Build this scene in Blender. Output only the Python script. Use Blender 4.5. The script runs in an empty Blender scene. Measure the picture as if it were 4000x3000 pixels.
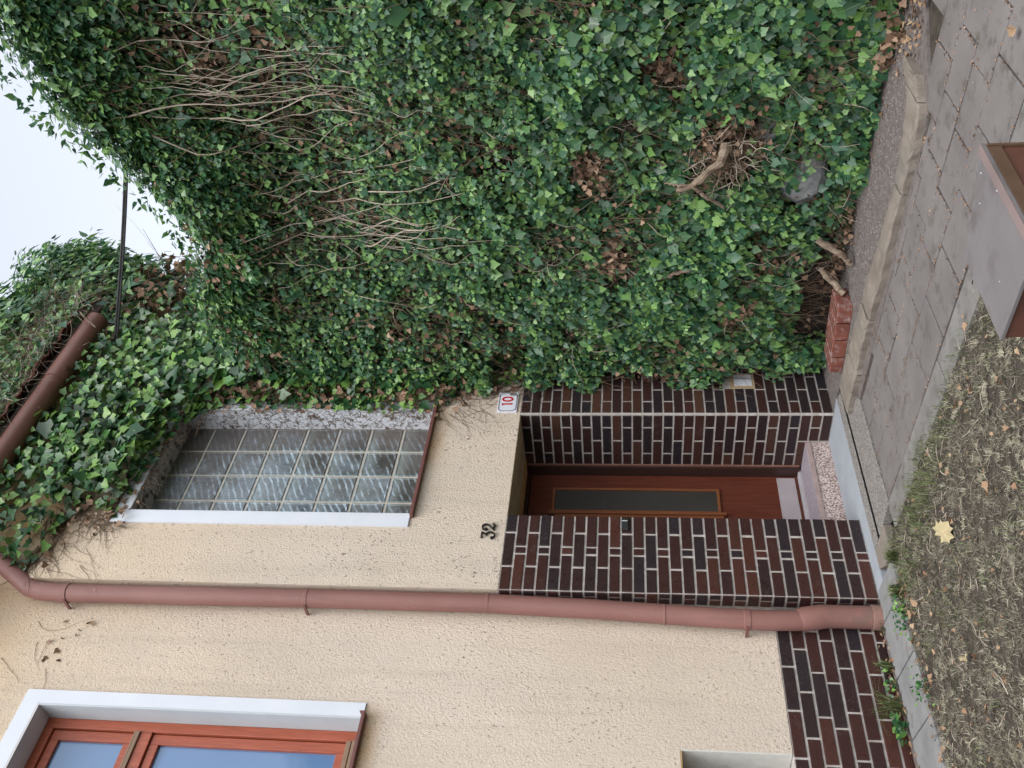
import bpy, bmesh, math, random
import numpy as np
from mathutils import Vector, Matrix
from math import radians, sin, cos, pi
random.seed(7)
rng = np.random.default_rng(11)
S = bpy.context.scene
COL = S.collection

# ------------------------------------------------------------------ camera
F = 3600.0; AL, PT, RO = radians(41.14), radians(7.37), radians(-.23); EYE = 1.5
_fw = Vector((cos(AL), sin(AL), 0)); _rt = Vector((sin(AL), -cos(AL), 0)); _z = Vector((0, 0, 1))
fwd = _fw*cos(PT) + _z*sin(PT); up0 = -_fw*sin(PT) + _z*cos(PT)
rgt = _rt*cos(RO) + up0*sin(RO); upv = -_rt*sin(RO) + up0*cos(RO)
cam_d = bpy.data.cameras.new('camera'); cam = bpy.data.objects.new('camera', cam_d); COL.objects.link(cam)
M = Matrix((-upv, rgt, -fwd)).transposed().to_4x4(); M.translation = Vector((0, 0, EYE))
cam.matrix_world = M            # the phone was held on its side: the picture's left edge is up
cam_d.sensor_width = 36; cam_d.lens = 36*F/4000; cam_d.clip_end = 2000; cam_d.clip_start = .05
S.camera = cam
# ------------------------------------------------------------------ sky, sun, exposure
w = bpy.data.worlds.new('World'); S.world = w; w.use_nodes = True
nt = w.node_tree; nt.nodes.clear()
sky = nt.nodes.new('ShaderNodeTexSky'); sky.sky_type = 'NISHITA'; sky.sun_disc = False
SUN_EL, SUN_AZ = radians(62), radians(215)
sky.sun_elevation = SUN_EL; sky.sun_rotation = SUN_AZ; sky.air_density = 1.0; sky.dust_density = 3.0; sky.ozone_density = 1.0
hs = nt.nodes.new('ShaderNodeHueSaturation'); hs.inputs['Saturation'].default_value = .32; hs.inputs['Value'].default_value = 2.0
bg = nt.nodes.new('ShaderNodeBackground'); bg.inputs['Strength'].default_value = .15
out = nt.nodes.new('ShaderNodeOutputWorld')
nt.links.new(sky.outputs[0], hs.inputs['Color']); nt.links.new(hs.outputs[0], bg.inputs[0]); nt.links.new(bg.outputs[0], out.inputs[0])
sl = bpy.data.lights.new('sun', 'SUN'); sl.energy = .85; sl.angle = radians(50); sl.color = (1, .965, .92)
so = bpy.data.objects.new('sun', sl); COL.objects.link(so)
sd = Vector((sin(SUN_AZ)*cos(SUN_EL), cos(SUN_AZ)*cos(SUN_EL), sin(SUN_EL)))
so.rotation_euler = sd.to_track_quat('Z', 'Y').to_euler(); so.location = (0, -3, 12)
S.view_settings.view_transform = 'Standard'; S.view_settings.look = 'None'
S.view_settings.exposure = 0.32; S.view_settings.gamma = 1.0; S.view_settings.use_curve_mapping = False
S.render.engine = 'CYCLES'; S.cycles.max_bounces = 6; S.cycles.diffuse_bounces = 4

# ------------------------------------------------------------------ helpers
def at(x, y, n, c):
    """photo pixel -> point on the plane X, Y or Z = c"""
    d = fwd + rgt*((1500-y)/F) - upv*((x-2000)/F)
    k = 'XYZ'.index(n); o = Vector((0, 0, EYE))
    return o + d*((c-o[k])/d[k])
def tag(o, label=None, cat=None, group=None, kind=None):
    if label: o['label'] = label
    if cat: o['category'] = cat
    if group: o['group'] = group
    if kind: o['kind'] = kind
    return o
def empty(name, loc, label, cat, group=None):
    o = bpy.data.objects.new(name, None); COL.objects.link(o); o.location = loc; o.empty_display_size = .1
    return tag(o, label, cat, group)
def link(name, me, parent=None):
    o = bpy.data.objects.new(name, me); COL.objects.link(o)
    if parent:
        o.parent = parent
        bpy.context.view_layer.update() if False else None
        o.matrix_parent_inverse = world_of(parent).inverted()
    return o
def world_of(o):
    m = o.matrix_basis.copy()
    return (world_of(o.parent) @ o.matrix_parent_inverse @ m) if o.parent else m
class MB:
    def __init__(s): s.v = []; s.f = []
    def add(s, v, f):
        b = len(s.v); s.v += [tuple(p) for p in v]; s.f += [tuple(i+b for i in q) for q in f]; return s
    def box(s, x0, x1, y0, y1, z0, z1):
        v = [(x0,y0,z0),(x1,y0,z0),(x1,y1,z0),(x0,y1,z0),(x0,y0,z1),(x1,y0,z1),(x1,y1,z1),(x0,y1,z1)]
        return s.add(v, [(0,3,2,1),(4,5,6,7),(0,1,5,4),(1,2,6,5),(2,3,7,6),(3,0,4,7)])
    def tube(s, pts, rad, n=8, cap=True, squash=None):
        pts = [Vector(p) for p in pts]; rad = rad if hasattr(rad, '__len__') else [rad]*len(pts)
        rings = []; ref = None
        for i, p in enumerate(pts):
            t = ((pts[i+1]-p).normalized() if i < len(pts)-1 else Vector()) + ((p-pts[i-1]).normalized() if i else Vector())
            t.normalize()
            if ref is None: ref = t.orthogonal().normalized()
            a = (ref - t*ref.dot(t)).normalized(); ref = a; b = t.cross(a)
            rings.append([p + (a*cos(2*pi*k/n) + b*sin(2*pi*k/n))*rad[i] for k in range(n)])
        v = [q for r in rings for q in r]; f = []
        for i in range(len(pts)-1):
            for k in range(n):
                f.append((i*n+k, i*n+(k+1) % n, (i+1)*n+(k+1) % n, (i+1)*n+k))
        if cap: f.append(tuple(range(n))[::-1]); f.append(tuple((len(pts)-1)*n+k for k in range(n)))
        return s.add(v, f)
    def build(s, name, mat, parent=None, bevel=0, smooth=False, seg=2):
        me = bpy.data.meshes.new(name); me.from_pydata(s.v, [], s.f)
        if mat: me.materials.append(mat)
        bm = bmesh.new(); bm.from_mesh(me); bmesh.ops.recalc_face_normals(bm, faces=bm.faces)
        if bevel:
            bmesh.ops.bevel(bm, geom=[e for e in bm.edges if e.is_manifold], offset=bevel, segments=seg, profile=.6, affect='EDGES')
        bm.to_mesh(me); bm.free()
        if smooth:
            for p in me.polygons: p.use_smooth = True
            try: me.set_sharp_from_angle(angle=radians(35))
            except Exception: pass
        return link(name, me, parent)
def arr_mesh(name, V, T, mat, parent=None, smooth=False):
    """triangle arrays -> object, fast"""
    V = np.asarray(V, np.float32); T = np.asarray(T, np.int32)
    me = bpy.data.meshes.new(name); me.vertices.add(len(V)); me.vertices.foreach_set('co', V.ravel())
    me.loops.add(T.size); me.loops.foreach_set('vertex_index', T.ravel())
    me.polygons.add(len(T)); me.polygons.foreach_set('loop_start', np.arange(0, T.size, 3, dtype=np.int32))
    me.update(calc_edges=True)
    if smooth: me.polygons.foreach_set('use_smooth', np.ones(len(T), bool))
    me.materials.append(mat)
    return link(name, me, parent)

# smooth value noise for placing things
_ph = rng.uniform(0, 2*pi, (64,)); _dr = rng.normal(size=(64, 3))
def vnoise(P, scale, seed=0, n=9):
    P = np.asarray(P, float)*scale; r = 0
    for i in range(n):
        k = (i*7+seed*13) % 64
        r = r + np.sin(P @ _dr[k]*(1+.35*i)*2.2 + _ph[(k*5) % 64])/(1+.35*i)
    return r/2.2

# ------------------------------------------------------------------ materials
def new_mat(name):
    m = bpy.data.materials.new(name); m.use_nodes = True; n = m.node_tree.nodes; n.clear()
    o = n.new('ShaderNodeOutputMaterial'); b = n.new('ShaderNodeBsdfPrincipled'); m.node_tree.links.new(b.outputs[0], o.inputs[0])
    return m, m.node_tree, b
def N(t, kind, **kw):
    n = t.nodes.new(kind)
    for k, v in kw.items():
        if k.startswith('i_'):
            key = k[2:].replace('_', ' ')
            n.inputs[key].default_value = v
        else: setattr(n, k, v)
    return n
def ramp(t, fac, stops, interp='LINEAR'):
    r = t.nodes.new('ShaderNodeValToRGB'); r.color_ramp.interpolation = interp
    e = r.color_ramp.elements
    while len(e) < len(stops): e.new(.5)
    for i, (p, c) in enumerate(stops):
        e[i].position = p; e[i].color = (*c, 1) if len(c) == 3 else c
    t.links.new(fac, r.inputs[0]); return r.outputs[0]
def coords(t, scale=(1, 1, 1)):
    g = t.nodes.new('ShaderNodeNewGeometry'); m = N(t, 'ShaderNodeMapping'); m.inputs['Scale'].default_value = scale
    t.links.new(g.outputs['Position'], m.inputs['Vector']); return m.outputs[0]
def noise(t, vec, scale, detail=4, rough=.55, dist=0):
    n = N(t, 'ShaderNodeTexNoise', i_Scale=scale, i_Detail=detail, i_Roughness=rough, i_Distortion=dist)
    t.links.new(vec, n.inputs['Vector']); return n.outputs[0]
def mix(t, fac, a, b, mode='MIX'):
    m = N(t, 'ShaderNodeMix', data_type='RGBA', blend_type=mode)
    for s, v in ((m.inputs[0], fac), (m.inputs[6], a), (m.inputs[7], b)):
        if hasattr(v, 'links') or hasattr(v, 'is_linked'): t.links.new(v, s)
        elif isinstance(v, (int, float)): s.default_value = v
        else: s.default_value = (*v, 1)
    return m.outputs[2]
def bump(t, b, h, strength, dist):
    n = N(t, 'ShaderNodeBump', i_Strength=strength, i_Distance=dist); t.links.new(h, n.inputs['Height'])
    t.links.new(n.outputs[0], b.inputs['Normal']); return n
def simple(name, c1, c2, scale=8, rough=.7, bs=0, bd=.002, bscale=60, spec=.3, stretch=(1, 1, 1), dirt=None, metallic=0):
    m, t, b = new_mat(name); v = coords(t, stretch)
    f = noise(t, v, scale, 6, .6); c = ramp(t, f, [(.3, c1), (.7, c2)])
    if dirt:
        d = ramp(t, noise(t, v, dirt[1], 8, .7), [(dirt[2], (0, 0, 0)), (dirt[3], (1, 1, 1))])
        c = mix(t, d, c, dirt[0])
    t.links.new(c, b.inputs['Base Color']); b.inputs['Roughness'].default_value = rough
    b.inputs['Specular IOR Level'].default_value = spec; b.inputs['Metallic'].default_value = metallic
    if bs: bump(t, b, noise(t, v, bscale, 5, .6), bs, bd)
    return m

def stucco_mat(name, c1, c2):
    m, t, b = new_mat(name); v = coords(t)
    c = ramp(t, noise(t, v, 1.3, 5, .6), [(.3, c1), (.72, c2)])
    gz = t.nodes.new('ShaderNodeSeparateXYZ'); t.links.new(v, gz.inputs[0])
    mz = N(t, 'ShaderNodeMapRange'); mz.inputs[1].default_value = 3.6; mz.inputs[2].default_value = 6.4; t.links.new(gz.outputs[2], mz.inputs[0])
    c = mix(t, mixf(t, mz.outputs[0], .55), c, (.72, .53, .32))
    # ochre algae staining below the sills and up by the eaves
    def rng_(sock, a0, a1, b0=0, b1=1):
        r = N(t, 'ShaderNodeMapRange', interpolation_type='SMOOTHSTEP'); t.links.new(sock, r.inputs[0])
        for i, k in enumerate((a0, a1, b0, b1)): r.inputs[1+i].default_value = k
        return r.outputs[0]
    def band(z0, z1, z2, xa, xb):
        return mixf2(t, mixf2(t, rng_(gz.outputs[2], z0, z1), rng_(gz.outputs[2], z1, z2, 1, 0)), mixf2(t, rng_(gz.outputs[0], xa-.25, xa+.15), rng_(gz.outputs[0], xb-.02, xb+.12, 1, 0)))
    nz = ramp(t, noise(t, v, 5.5, 6, .7), [(.3, (.25, .25, .25)), (.62, (1, 1, 1))])
    tot = None
    for q in ((2.86, 3.01, 3.6, 4.75, 5.27), (2.93, 3.07, 3.6, 2.0, 2.72), (5.3, 6.3, 7.6, 2.6, 3.5), (5.2, 5.9, 6.3, 3.8, 5.0)):
        bq = mixf2(t, band(*q), nz); tot = bq if tot is None else mix(t, 1.0, tot, bq, 'ADD')
    c = mix(t, mixf(t, tot, .75), c, (.56, .32, .12))
    grey = ramp(t, noise(t, coords(t, (1, 1, .5)), 2.3, 6, .65), [(.45, (0, 0, 0)), (.75, (.4, .4, .4))]); c = mix(t, grey, c, (.50, .45, .40))
    rs = ramp(t, noise(t, coords(t, (7, 7, .35)), 1.6, 6, .65), [(.52, (0, 0, 0)), (.74, (.35, .35, .35))]); c = mix(t, rs, c, (.44, .37, .29))
    pits = ramp(t, noise(t, coords(t, (1, 1, .7)), 58, 2.5, .6, .4), [(.33, (1, 1, 1)), (.40, (0, 0, 0))])
    big = ramp(t, noise(t, v, 2.6, 4, .6), [(.35, (.15, .15, .15)), (.7, (1, 1, 1))])
    c = mix(t, mixf2(t, pits, big), c, (.19, .14, .10))
    t.links.new(c, b.inputs['Base Color']); b.inputs['Roughness'].default_value = .93; b.inputs['Specular IOR Level'].default_value = .12
    h = noise(t, coords(t, (1, 1, .85)), 84, 4, .68, .5)
    bump(t, b, h, .95, .012)
    return m
def mixf(t, a, k):
    n = N(t, 'ShaderNodeMath', operation='MULTIPLY'); t.links.new(a, n.inputs[0]); n.inputs[1].default_value = k; return n.outputs[0]
def mixf2(t, a, b2):
    n = N(t, 'ShaderNodeMath', operation='MULTIPLY'); t.links.new(a, n.inputs[0]); t.links.new(b2, n.inputs[1]); return n.outputs[0]

def brick_mat(name, stops, rough=.32):
    m, t, b = new_mat(name); oi = t.nodes.new('ShaderNodeObjectInfo'); v = coords(t)
    c = ramp(t, oi.outputs['Random'], stops, 'LINEAR')
    c = mix(t, ramp(t, noise(t, v, 38, 6, .7), [(.3, (0, 0, 0)), (.75, (.55, .55, .55))]), c, (.028, .016, .016))
    sp = ramp(t, noise(t, v, 120, 2, .5), [(.70, (0, 0, 0)), (.76, (1, 1, 1))])
    c = mix(t, mixf(t, sp, .5), c, (.4, .34, .3))
    ef = ramp(t, noise(t, v, 7, 6, .7), [(.6, (0, 0, 0)), (.8, (.22, .22, .22))])
    c = mix(t, ef, c, (.22, .17, .19))
    t.links.new(c, b.inputs['Base Color']); b.inputs['Specular IOR Level'].default_value = .35
    r = ramp(t, noise(t, v, 25, 4, .6), [(.3, (rough-.08,)*3), (.7, (rough+.22,)*3)]); t.links.new(r, b.inputs['Roughness'])
    bump(t, b, noise(t, v, 90, 5, .7), .35, .003)
    return m

def leaf_mat(name, stops, young, rough=.36, spec=.5, dead=False):
    m, t, b = new_mat(name); g = t.nodes.new('ShaderNodeNewGeometry'); v = coords(t)
    mx = N(t, 'ShaderNodeMath', operation='ADD'); mn = N(t, 'ShaderNodeMath', operation='MULTIPLY'); mn.inputs[1].default_value = .55
    t.links.new(g.outputs['Random Per Island'], mn.inputs[0])
    nn = N(t, 'ShaderNodeMath', operation='MULTIPLY'); nn.inputs[1].default_value = .5; t.links.new(noise(t, v, 2.2, 4, .6), nn.inputs[0])
    t.links.new(mn.outputs[0], mx.inputs[0]); t.links.new(nn.outputs[0], mx.inputs[1])
    c = ramp(t, mx.outputs[0], stops)
    if young:
        gt = N(t, 'ShaderNodeMath', operation='MULTIPLY_ADD'); t.links.new(noise(t, v, 1.6, 3, .6), gt.inputs[0]); gt.inputs[1].default_value = .35
        t.links.new(g.outputs['Random Per Island'], gt.inputs[2])
        yf = ramp(t, gt.outputs[0], [(1.02/1.35*.9, (0, 0, 0)), (.96, (1, 1, 1))])
        c = mix(t, yf, c, young)
    c = mix(t, ramp(t, noise(t, v, 55, 4, .6), [(.35, (0, 0, 0)), (.8, (.28, .28, .28))]), c, stops[0][1])
    t.links.new(c, b.inputs['Base Color']); b.inputs['Specular IOR Level'].default_value = spec; b.inputs['Roughness'].default_value = rough
    bump(t, b, noise(t, v, 70, 3, .5), .3, .004)
    if not dead:
        tr = N(t, 'ShaderNodeBsdfTranslucent'); t.links.new(c, tr.inputs[0]); ms = t.nodes.new('ShaderNodeMixShader'); ms.inputs[0].default_value = .22
        o = [n for n in t.nodes if n.type == 'OUTPUT_MATERIAL'][0]
        t.links.new(b.outputs[0], ms.inputs[1]); t.links.new(tr.outputs[0], ms.inputs[2]); t.links.new(ms.outputs[0], o.inputs[0])
    return m

def wood_mat(name, a, b_, axis='z', rough=.4):
    m, t, b = new_mat(name); sc = {'z': (26, 26, 1.1), 'x': (1.1, 26, 26)}[axis]
    f = noise(t, coords(t, sc), 2.2, 7, .65, .6); c = ramp(t, f, [(.28, a), (.72, b_)])
    fine = ramp(t, noise(t, coords(t, tuple(k*4 for k in sc)), 2, 4, .6), [(.35, (0, 0, 0)), (.6, (.4, .4, .4))])
    c = mix(t, fine, c, tuple(k*.45 for k in a)); t.links.new(c, b.inputs['Base Color'])
    b.inputs['Roughness'].default_value = rough; b.inputs['Specular IOR Level'].default_value = .4
    bump(t, b, f, .15, .002); return m

def glassblock_mat():
    m, t, b = new_mat('glass_block'); v = coords(t)
    oi = t.nodes.new('ShaderNodeObjectInfo')
    g = t.nodes.new('ShaderNodeNewGeometry'); tc = t.nodes.new('ShaderNodeTexCoord')
    lo = t.nodes.new('ShaderNodeSeparateXYZ'); t.links.new(tc.outputs['Object'], lo.inputs[0])
    def mr_(sock, a0, a1, b0=0, b1=1):
        r = N(t, 'ShaderNodeMapRange', interpolation_type='SMOOTHSTEP'); t.links.new(sock, r.inputs[0])
        for i, k in enumerate((a0, a1, b0, b1)): r.inputs[1+i].default_value = k
        return r.outputs[0]
    wob = N(t, 'ShaderNodeMath', operation='MULTIPLY_ADD'); t.links.new(noise(t, v, 26, 3, .6, 1.0), wob.inputs[0]); wob.inputs[1].default_value = .10; t.links.new(lo.outputs[2], wob.inputs[2])
    base = ramp(t, noise(t, v, 4.5, 5, .6), [(.3, (.085, .086, .080)), (.7, (.17, .172, .165))])
    pb = ramp(t, oi.outputs['Random'], [(0, (.55, .55, .55)), (1, (1.0, 1.0, 1.0))]); base = mix(t, 1.0, base, pb, 'MULTIPLY')
    # moulded inner face: paler and greener towards the upper edge of every block
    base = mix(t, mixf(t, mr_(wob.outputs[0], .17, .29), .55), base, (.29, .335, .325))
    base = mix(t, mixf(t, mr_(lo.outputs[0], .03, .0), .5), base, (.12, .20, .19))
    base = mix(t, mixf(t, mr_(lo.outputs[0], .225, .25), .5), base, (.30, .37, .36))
    # rib glints from the sky painted as streaks, broken up differently in each block
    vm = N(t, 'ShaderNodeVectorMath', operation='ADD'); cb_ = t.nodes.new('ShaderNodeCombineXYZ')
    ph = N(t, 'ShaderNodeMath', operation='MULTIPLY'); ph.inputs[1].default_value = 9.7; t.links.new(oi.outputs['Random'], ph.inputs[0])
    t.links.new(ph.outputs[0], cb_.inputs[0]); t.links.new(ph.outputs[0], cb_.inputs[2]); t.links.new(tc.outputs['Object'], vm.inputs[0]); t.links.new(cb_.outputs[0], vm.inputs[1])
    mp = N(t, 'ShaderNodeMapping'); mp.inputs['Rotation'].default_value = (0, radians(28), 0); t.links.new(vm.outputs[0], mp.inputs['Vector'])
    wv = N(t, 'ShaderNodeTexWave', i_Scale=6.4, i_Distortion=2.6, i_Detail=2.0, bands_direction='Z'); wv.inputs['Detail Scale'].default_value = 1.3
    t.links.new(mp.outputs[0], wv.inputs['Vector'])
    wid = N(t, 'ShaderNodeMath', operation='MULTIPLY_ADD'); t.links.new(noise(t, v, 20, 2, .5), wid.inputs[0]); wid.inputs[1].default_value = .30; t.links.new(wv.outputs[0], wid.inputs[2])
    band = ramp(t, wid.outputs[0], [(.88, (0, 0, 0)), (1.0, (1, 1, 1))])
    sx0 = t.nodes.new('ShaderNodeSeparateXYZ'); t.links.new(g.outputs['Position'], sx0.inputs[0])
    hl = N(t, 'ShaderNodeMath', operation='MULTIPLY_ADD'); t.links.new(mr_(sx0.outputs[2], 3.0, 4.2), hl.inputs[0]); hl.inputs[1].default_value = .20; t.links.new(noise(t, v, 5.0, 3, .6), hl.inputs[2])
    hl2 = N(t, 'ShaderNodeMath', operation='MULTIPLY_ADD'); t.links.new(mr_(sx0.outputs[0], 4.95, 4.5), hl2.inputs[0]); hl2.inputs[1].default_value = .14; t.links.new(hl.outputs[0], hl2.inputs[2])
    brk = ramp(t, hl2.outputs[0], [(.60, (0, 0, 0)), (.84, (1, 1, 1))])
    c = mix(t, mixf(t, brk, .38), base, (.33, .42, .50))  # pale blue sky reflection painted in, strongest on the upper left blocks
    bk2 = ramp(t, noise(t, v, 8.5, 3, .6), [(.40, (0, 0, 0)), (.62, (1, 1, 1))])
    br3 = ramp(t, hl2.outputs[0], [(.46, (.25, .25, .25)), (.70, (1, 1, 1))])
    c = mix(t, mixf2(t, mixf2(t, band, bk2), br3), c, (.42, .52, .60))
    # root marks and grime left by the ivy, heaviest up by the head
    sx = t.nodes.new('ShaderNodeSeparateXYZ'); t.links.new(g.outputs['Position'], sx.inputs[0])
    mr = N(t, 'ShaderNodeMapRange'); mr.inputs[1].default_value = 4.1; mr.inputs[2].default_value = 4.9; t.links.new(sx.outputs[2], mr.inputs[0])
    mr2 = N(t, 'ShaderNodeMapRange'); mr2.inputs[1].default_value = 4.9; mr2.inputs[2].default_value = 5.15; t.links.new(sx.outputs[0], mr2.inputs[0])
    ad = N(t, 'ShaderNodeMath', operation='ADD'); t.links.new(mr.outputs[0], ad.inputs[0]); t.links.new(mr2.outputs[0], ad.inputs[1])
    nz = N(t, 'ShaderNodeMath', operation='MULTIPLY_ADD'); t.links.new(ad.outputs[0], nz.inputs[0]); nz.inputs[1].default_value = .24
    t.links.new(noise(t, v, 7, 8, .75), nz.inputs[2])
    d = ramp(t, nz.outputs[0], [(.56, (0, 0, 0)), (.82, (.9, .9, .9))])
    c = mix(t, mixf(t, d, .85), c, (.115, .095, .085))
    t.links.new(c, b.inputs['Base Color'])
    rr = mix(t, d, (.10,)*3, (.65,)*3); t.links.new(rr, b.inputs['Roughness'])
    b.inputs['Specular IOR Level'].default_value = .55
    bump(t, b, noise(t, v, 22, 3, .6, 1.5), .35, .02)
    return m

M_ = {}
M_['stucco'] = stucco_mat('stucco', (.63, .535, .435), (.70, .605, .51))
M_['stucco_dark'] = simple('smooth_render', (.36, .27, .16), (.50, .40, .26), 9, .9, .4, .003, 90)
M_['mortar'] = simple('mortar', (.33, .30, .275), (.54, .51, .48), 22, .95, .5, .004, 120, .1, dirt=((.30, .2, .15), 6, .55, .8))
M_['brick'] = brick_mat('clinker_brick', [(0, (.022, .018, .023)), (.25, (.027, .0145, .015)), (.5, (.040, .0155, .014)), (.78, (.056, .020, .0155)), (1, (.076, .026, .018))])
M_['brick_d'] = brick_mat('clinker_brick_dark', [(0, (.016, .016, .022)), (.35, (.022, .013, .014)), (.6, (.034, .015, .013)), (.85, (.05, .020, .016)), (1, (.075, .034, .022))])
M_['white'] = simple('white_paint', (.60, .64, .70), (.66, .69, .745), 4, .6, .15, .002, 60, .3, dirt=((.50, .50, .50), 5, .60, .85))
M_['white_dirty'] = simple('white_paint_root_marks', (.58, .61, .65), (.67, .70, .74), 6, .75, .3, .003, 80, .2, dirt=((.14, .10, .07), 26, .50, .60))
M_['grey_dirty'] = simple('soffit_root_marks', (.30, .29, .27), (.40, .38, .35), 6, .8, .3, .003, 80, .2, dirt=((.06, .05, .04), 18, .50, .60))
M_['pipe'] = simple('painted_pipe', (.205, .098, .084), (.255, .127, .110), 2.5, .42, .1, .002, 40, .4, dirt=((.17, .085, .07), 9, .60, .85))
def pipe_mat():
    m, t, b = new_mat('painted_pipe'); v = coords(t); vs = coords(t, (9, 9, .5))
    c = ramp(t, noise(t, coords(t, (1, 1, .6)), 2.2, 5, .6), [(.3, (.195, .092, .080)), (.7, (.262, .130, .113))])
    c = mix(t, ramp(t, noise(t, vs, 2.6, 5, .65), [(.55, (0, 0, 0)), (.75, (.5, .5, .5))]), c, (.13, .07, .062))
    c = mix(t, ramp(t, noise(t, v, 34, 3, .6), [(.70, (0, 0, 0)), (.76, (.7, .7, .7))]), c, (.40, .30, .27))
    z = t.nodes.new('ShaderNodeSeparateXYZ'); t.links.new(v, z.inputs[0]); q = N(t, 'ShaderNodeMapRange'); t.links.new(z.outputs[2], q.inputs[0])
    for i, k in enumerate((.0, .45, 1, 0)): q.inputs[1+i].default_value = k
    sp = ramp(t, noise(t, v, 16, 7, .7), [(.42, (0, 0, 0)), (.62, (1, 1, 1))]); c = mix(t, mixf(t, mixf2(t, q.outputs[0], sp), .8), c, (.12, .095, .075))
    t.links.new(c, b.inputs['Base Color']); r = ramp(t, noise(t, v, 6, 4, .6), [(.3, (.42,)*3), (.7, (.62,)*3)]); t.links.new(r, b.inputs['Roughness'])
    b.inputs['Specular IOR Level'].default_value = .35; bump(t, b, noise(t, v, 5, 3, .5), .12, .01); return m
M_['pipe'] = pipe_mat()
M_['gutter'] = simple('weathered_gutter', (.15, .066, .05), (.21, .098, .078), 3, .42, .1, .002, 40, .4)
M_['sill'] = simple('brown_metal', (.13, .055, .05), (.18, .08, .07), 4, .4, 0, 0, 0, .4)
M_['frame'] = wood_mat('red_brown_window_wood', (.34, .085, .045), (.44, .125, .07), 'z', .38)
M_['drip'] = simple('bronze_drip_rail', (.20, .135, .09), (.26, .18, .12), 6, .4)
M_['door'] = wood_mat('mahogany_door', (.085, .020, .012), (.175, .050, .028), 'z', .42)
M_['door_trim'] = wood_mat('orange_brown_moulding', (.19, .065, .027), (.28, .105, .045), 'z', .4)
M_['door_frame'] = wood_mat('dark_door_frame', (.035, .018, .014), (.065, .03, .024), 'z', .45)
M_['alu'] = simple('kick_plate_metal', (.42, .38, .40), (.50, .46, .48), 5, .42, .05, .001, 30, .5, metallic=.25)
M_['black'] = simple('black_paint', (.012, .012, .012), (.02, .02, .02), 5, .4)
M_['red'] = simple('red_enamel', (.42, .01, .015), (.50, .015, .02), 5, .3)
M_['enamel'] = simple('white_enamel', (.68, .70, .78), (.74, .76, .82), 5, .25, spec=.5)
M_['tile'] = simple('roof_tile', (.17, .065, .05), (.26, .11, .088), 7, .8, .5, .004, 60, .2, dirt=((.06, .05, .04), 14, .50, .66))
M_['soil'] = simple('soil', (.040, .034, .028), (.085, .073, .062), 16, .97, .9, .015, 45, .1)
M_['slab'] = simple('grey_paving', (.125, .115, .114), (.175, .162, .158), 2.2, .85, .35, .003, 80, .25, dirt=((.085, .072, .062), 7, .52, .70))
M_['strip'] = simple('light_concrete', (.165, .17, .172), (.23, .232, .232), 5, .9, .4, .004, 90, .2, dirt=((.11, .095, .085), 9, .55, .74))
M_['edging'] = simple('grey_edging', (.135, .130, .125), (.20, .195, .188), 6, .9, .4, .004, 90, .2, dirt=((.09, .078, .066), 9, .50, .70))
M_['kerb'] = simple('worn_kerb_stone', (.155, .132, .11), (.235, .205, .175), 9, .9, .6, .006, 60, .2, dirt=((.15, .145, .13), 5, .5, .7))
M_['channel'] = simple('rough_mortar_bed', (.105, .09, .085), (.175, .155, .147), 22, .95, .8, .01, 70, .15, dirt=((.10, .075, .06), 8, .55, .75))
M_['blue_step'] = simple('blue_grey_concrete', (.25, .275, .31), (.30, .325, .355), 6, .8, .25, .003, 90, .25, dirt=((.25, .22, .19), 10, .64, .8))
M_['old_brick'] = simple('old_red_brick', (.15, .055, .042), (.25, .088, .060), 9, .85, .5, .004, 90, .2, dirt=((.30, .24, .235), 18, .50, .66))
M_['lid'] = simple('dusty_sheet_metal', (.128, .118, .122), (.172, .160, .163), 2.4, .5, .08, .002, 30, .4, dirt=((.10, .085, .085), 6, .48, .72))
M_['rust'] = simple('rusty_panel', (.060, .026, .019), (.115, .048, .032), 5, .6, .2, .003, 40, .3, dirt=((.08, .035, .025), 9, .5, .75))
M_['rust_dark'] = simple('dark_rust_frame', (.075, .045, .028), (.11, .065, .04), 5, .6, .2, .003, 40, .3)
M_['lid_rim'] = simple('faded_red_rim', (.165, .125, .12), (.21, .16, .155), 5, .5, .1, .002, 30, .4)
M_['bark'] = simple('pale_ivy_stem', (.13, .095, .07), (.34, .27, .205), 22, .95, .9, .012, 70, .1, (1, 1, .25), dirt=((.10, .07, .05), 16, .5, .62))
M_['twig'] = simple('dry_twig', (.10, .068, .048), (.22, .155, .11), 14, .9, 0, 0, 0, .15)
M_['twig_pale'] = simple('pale_twig', (.27, .22, .17), (.52, .45, .37), 12, .85, 0, 0, 0, .2)
M_['stone'] = simple('grey_wall_stone', (.20, .21, .215), (.36, .37, .37), 9, .9, .6, .006, 60, .2)
M_['gwall'] = simple('old_garden_wall', (.035, .027, .022), (.075, .06, .05), 8, .97, .8, .02, 30, .1)
M_['rubber'] = simple('cable_sheath', (.03, .03, .032), (.05, .05, .052), 5, .5)
M_['lgreen'] = leaf_mat('ivy_leaf', [(.12, (.020, .062, .036)), (.35, (.036, .114, .056)), (.6, (.058, .160, .070)), (.9, (.095, .225, .082))], (.19, .35, .10))
M_['lbright'] = leaf_mat('ivy_leaf_large', [(.12, (.010, .040, .018)), (.35, (.024, .084, .030)), (.65, (.046, .138, .044)), (.9, (.085, .205, .060))], (.20, .36, .08))
M_['lcrest_lit'] = leaf_mat('crest_leaf_lit', [(.12, (.022, .068, .038)), (.35, (.046, .132, .062)), (.6, (.074, .190, .078)), (.9, (.12, .26, .10))], (.20, .36, .10))  # brighter copy of the ivy leaf; sky light on the crest put into the colour
M_['ldead'] = leaf_mat('dead_leaf', [(.1, (.075, .045, .030)), (.4, (.17, .105, .068)), (.7, (.31, .205, .14)), (.95, (.46, .34, .25))], None, .8, .15, True)
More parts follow.
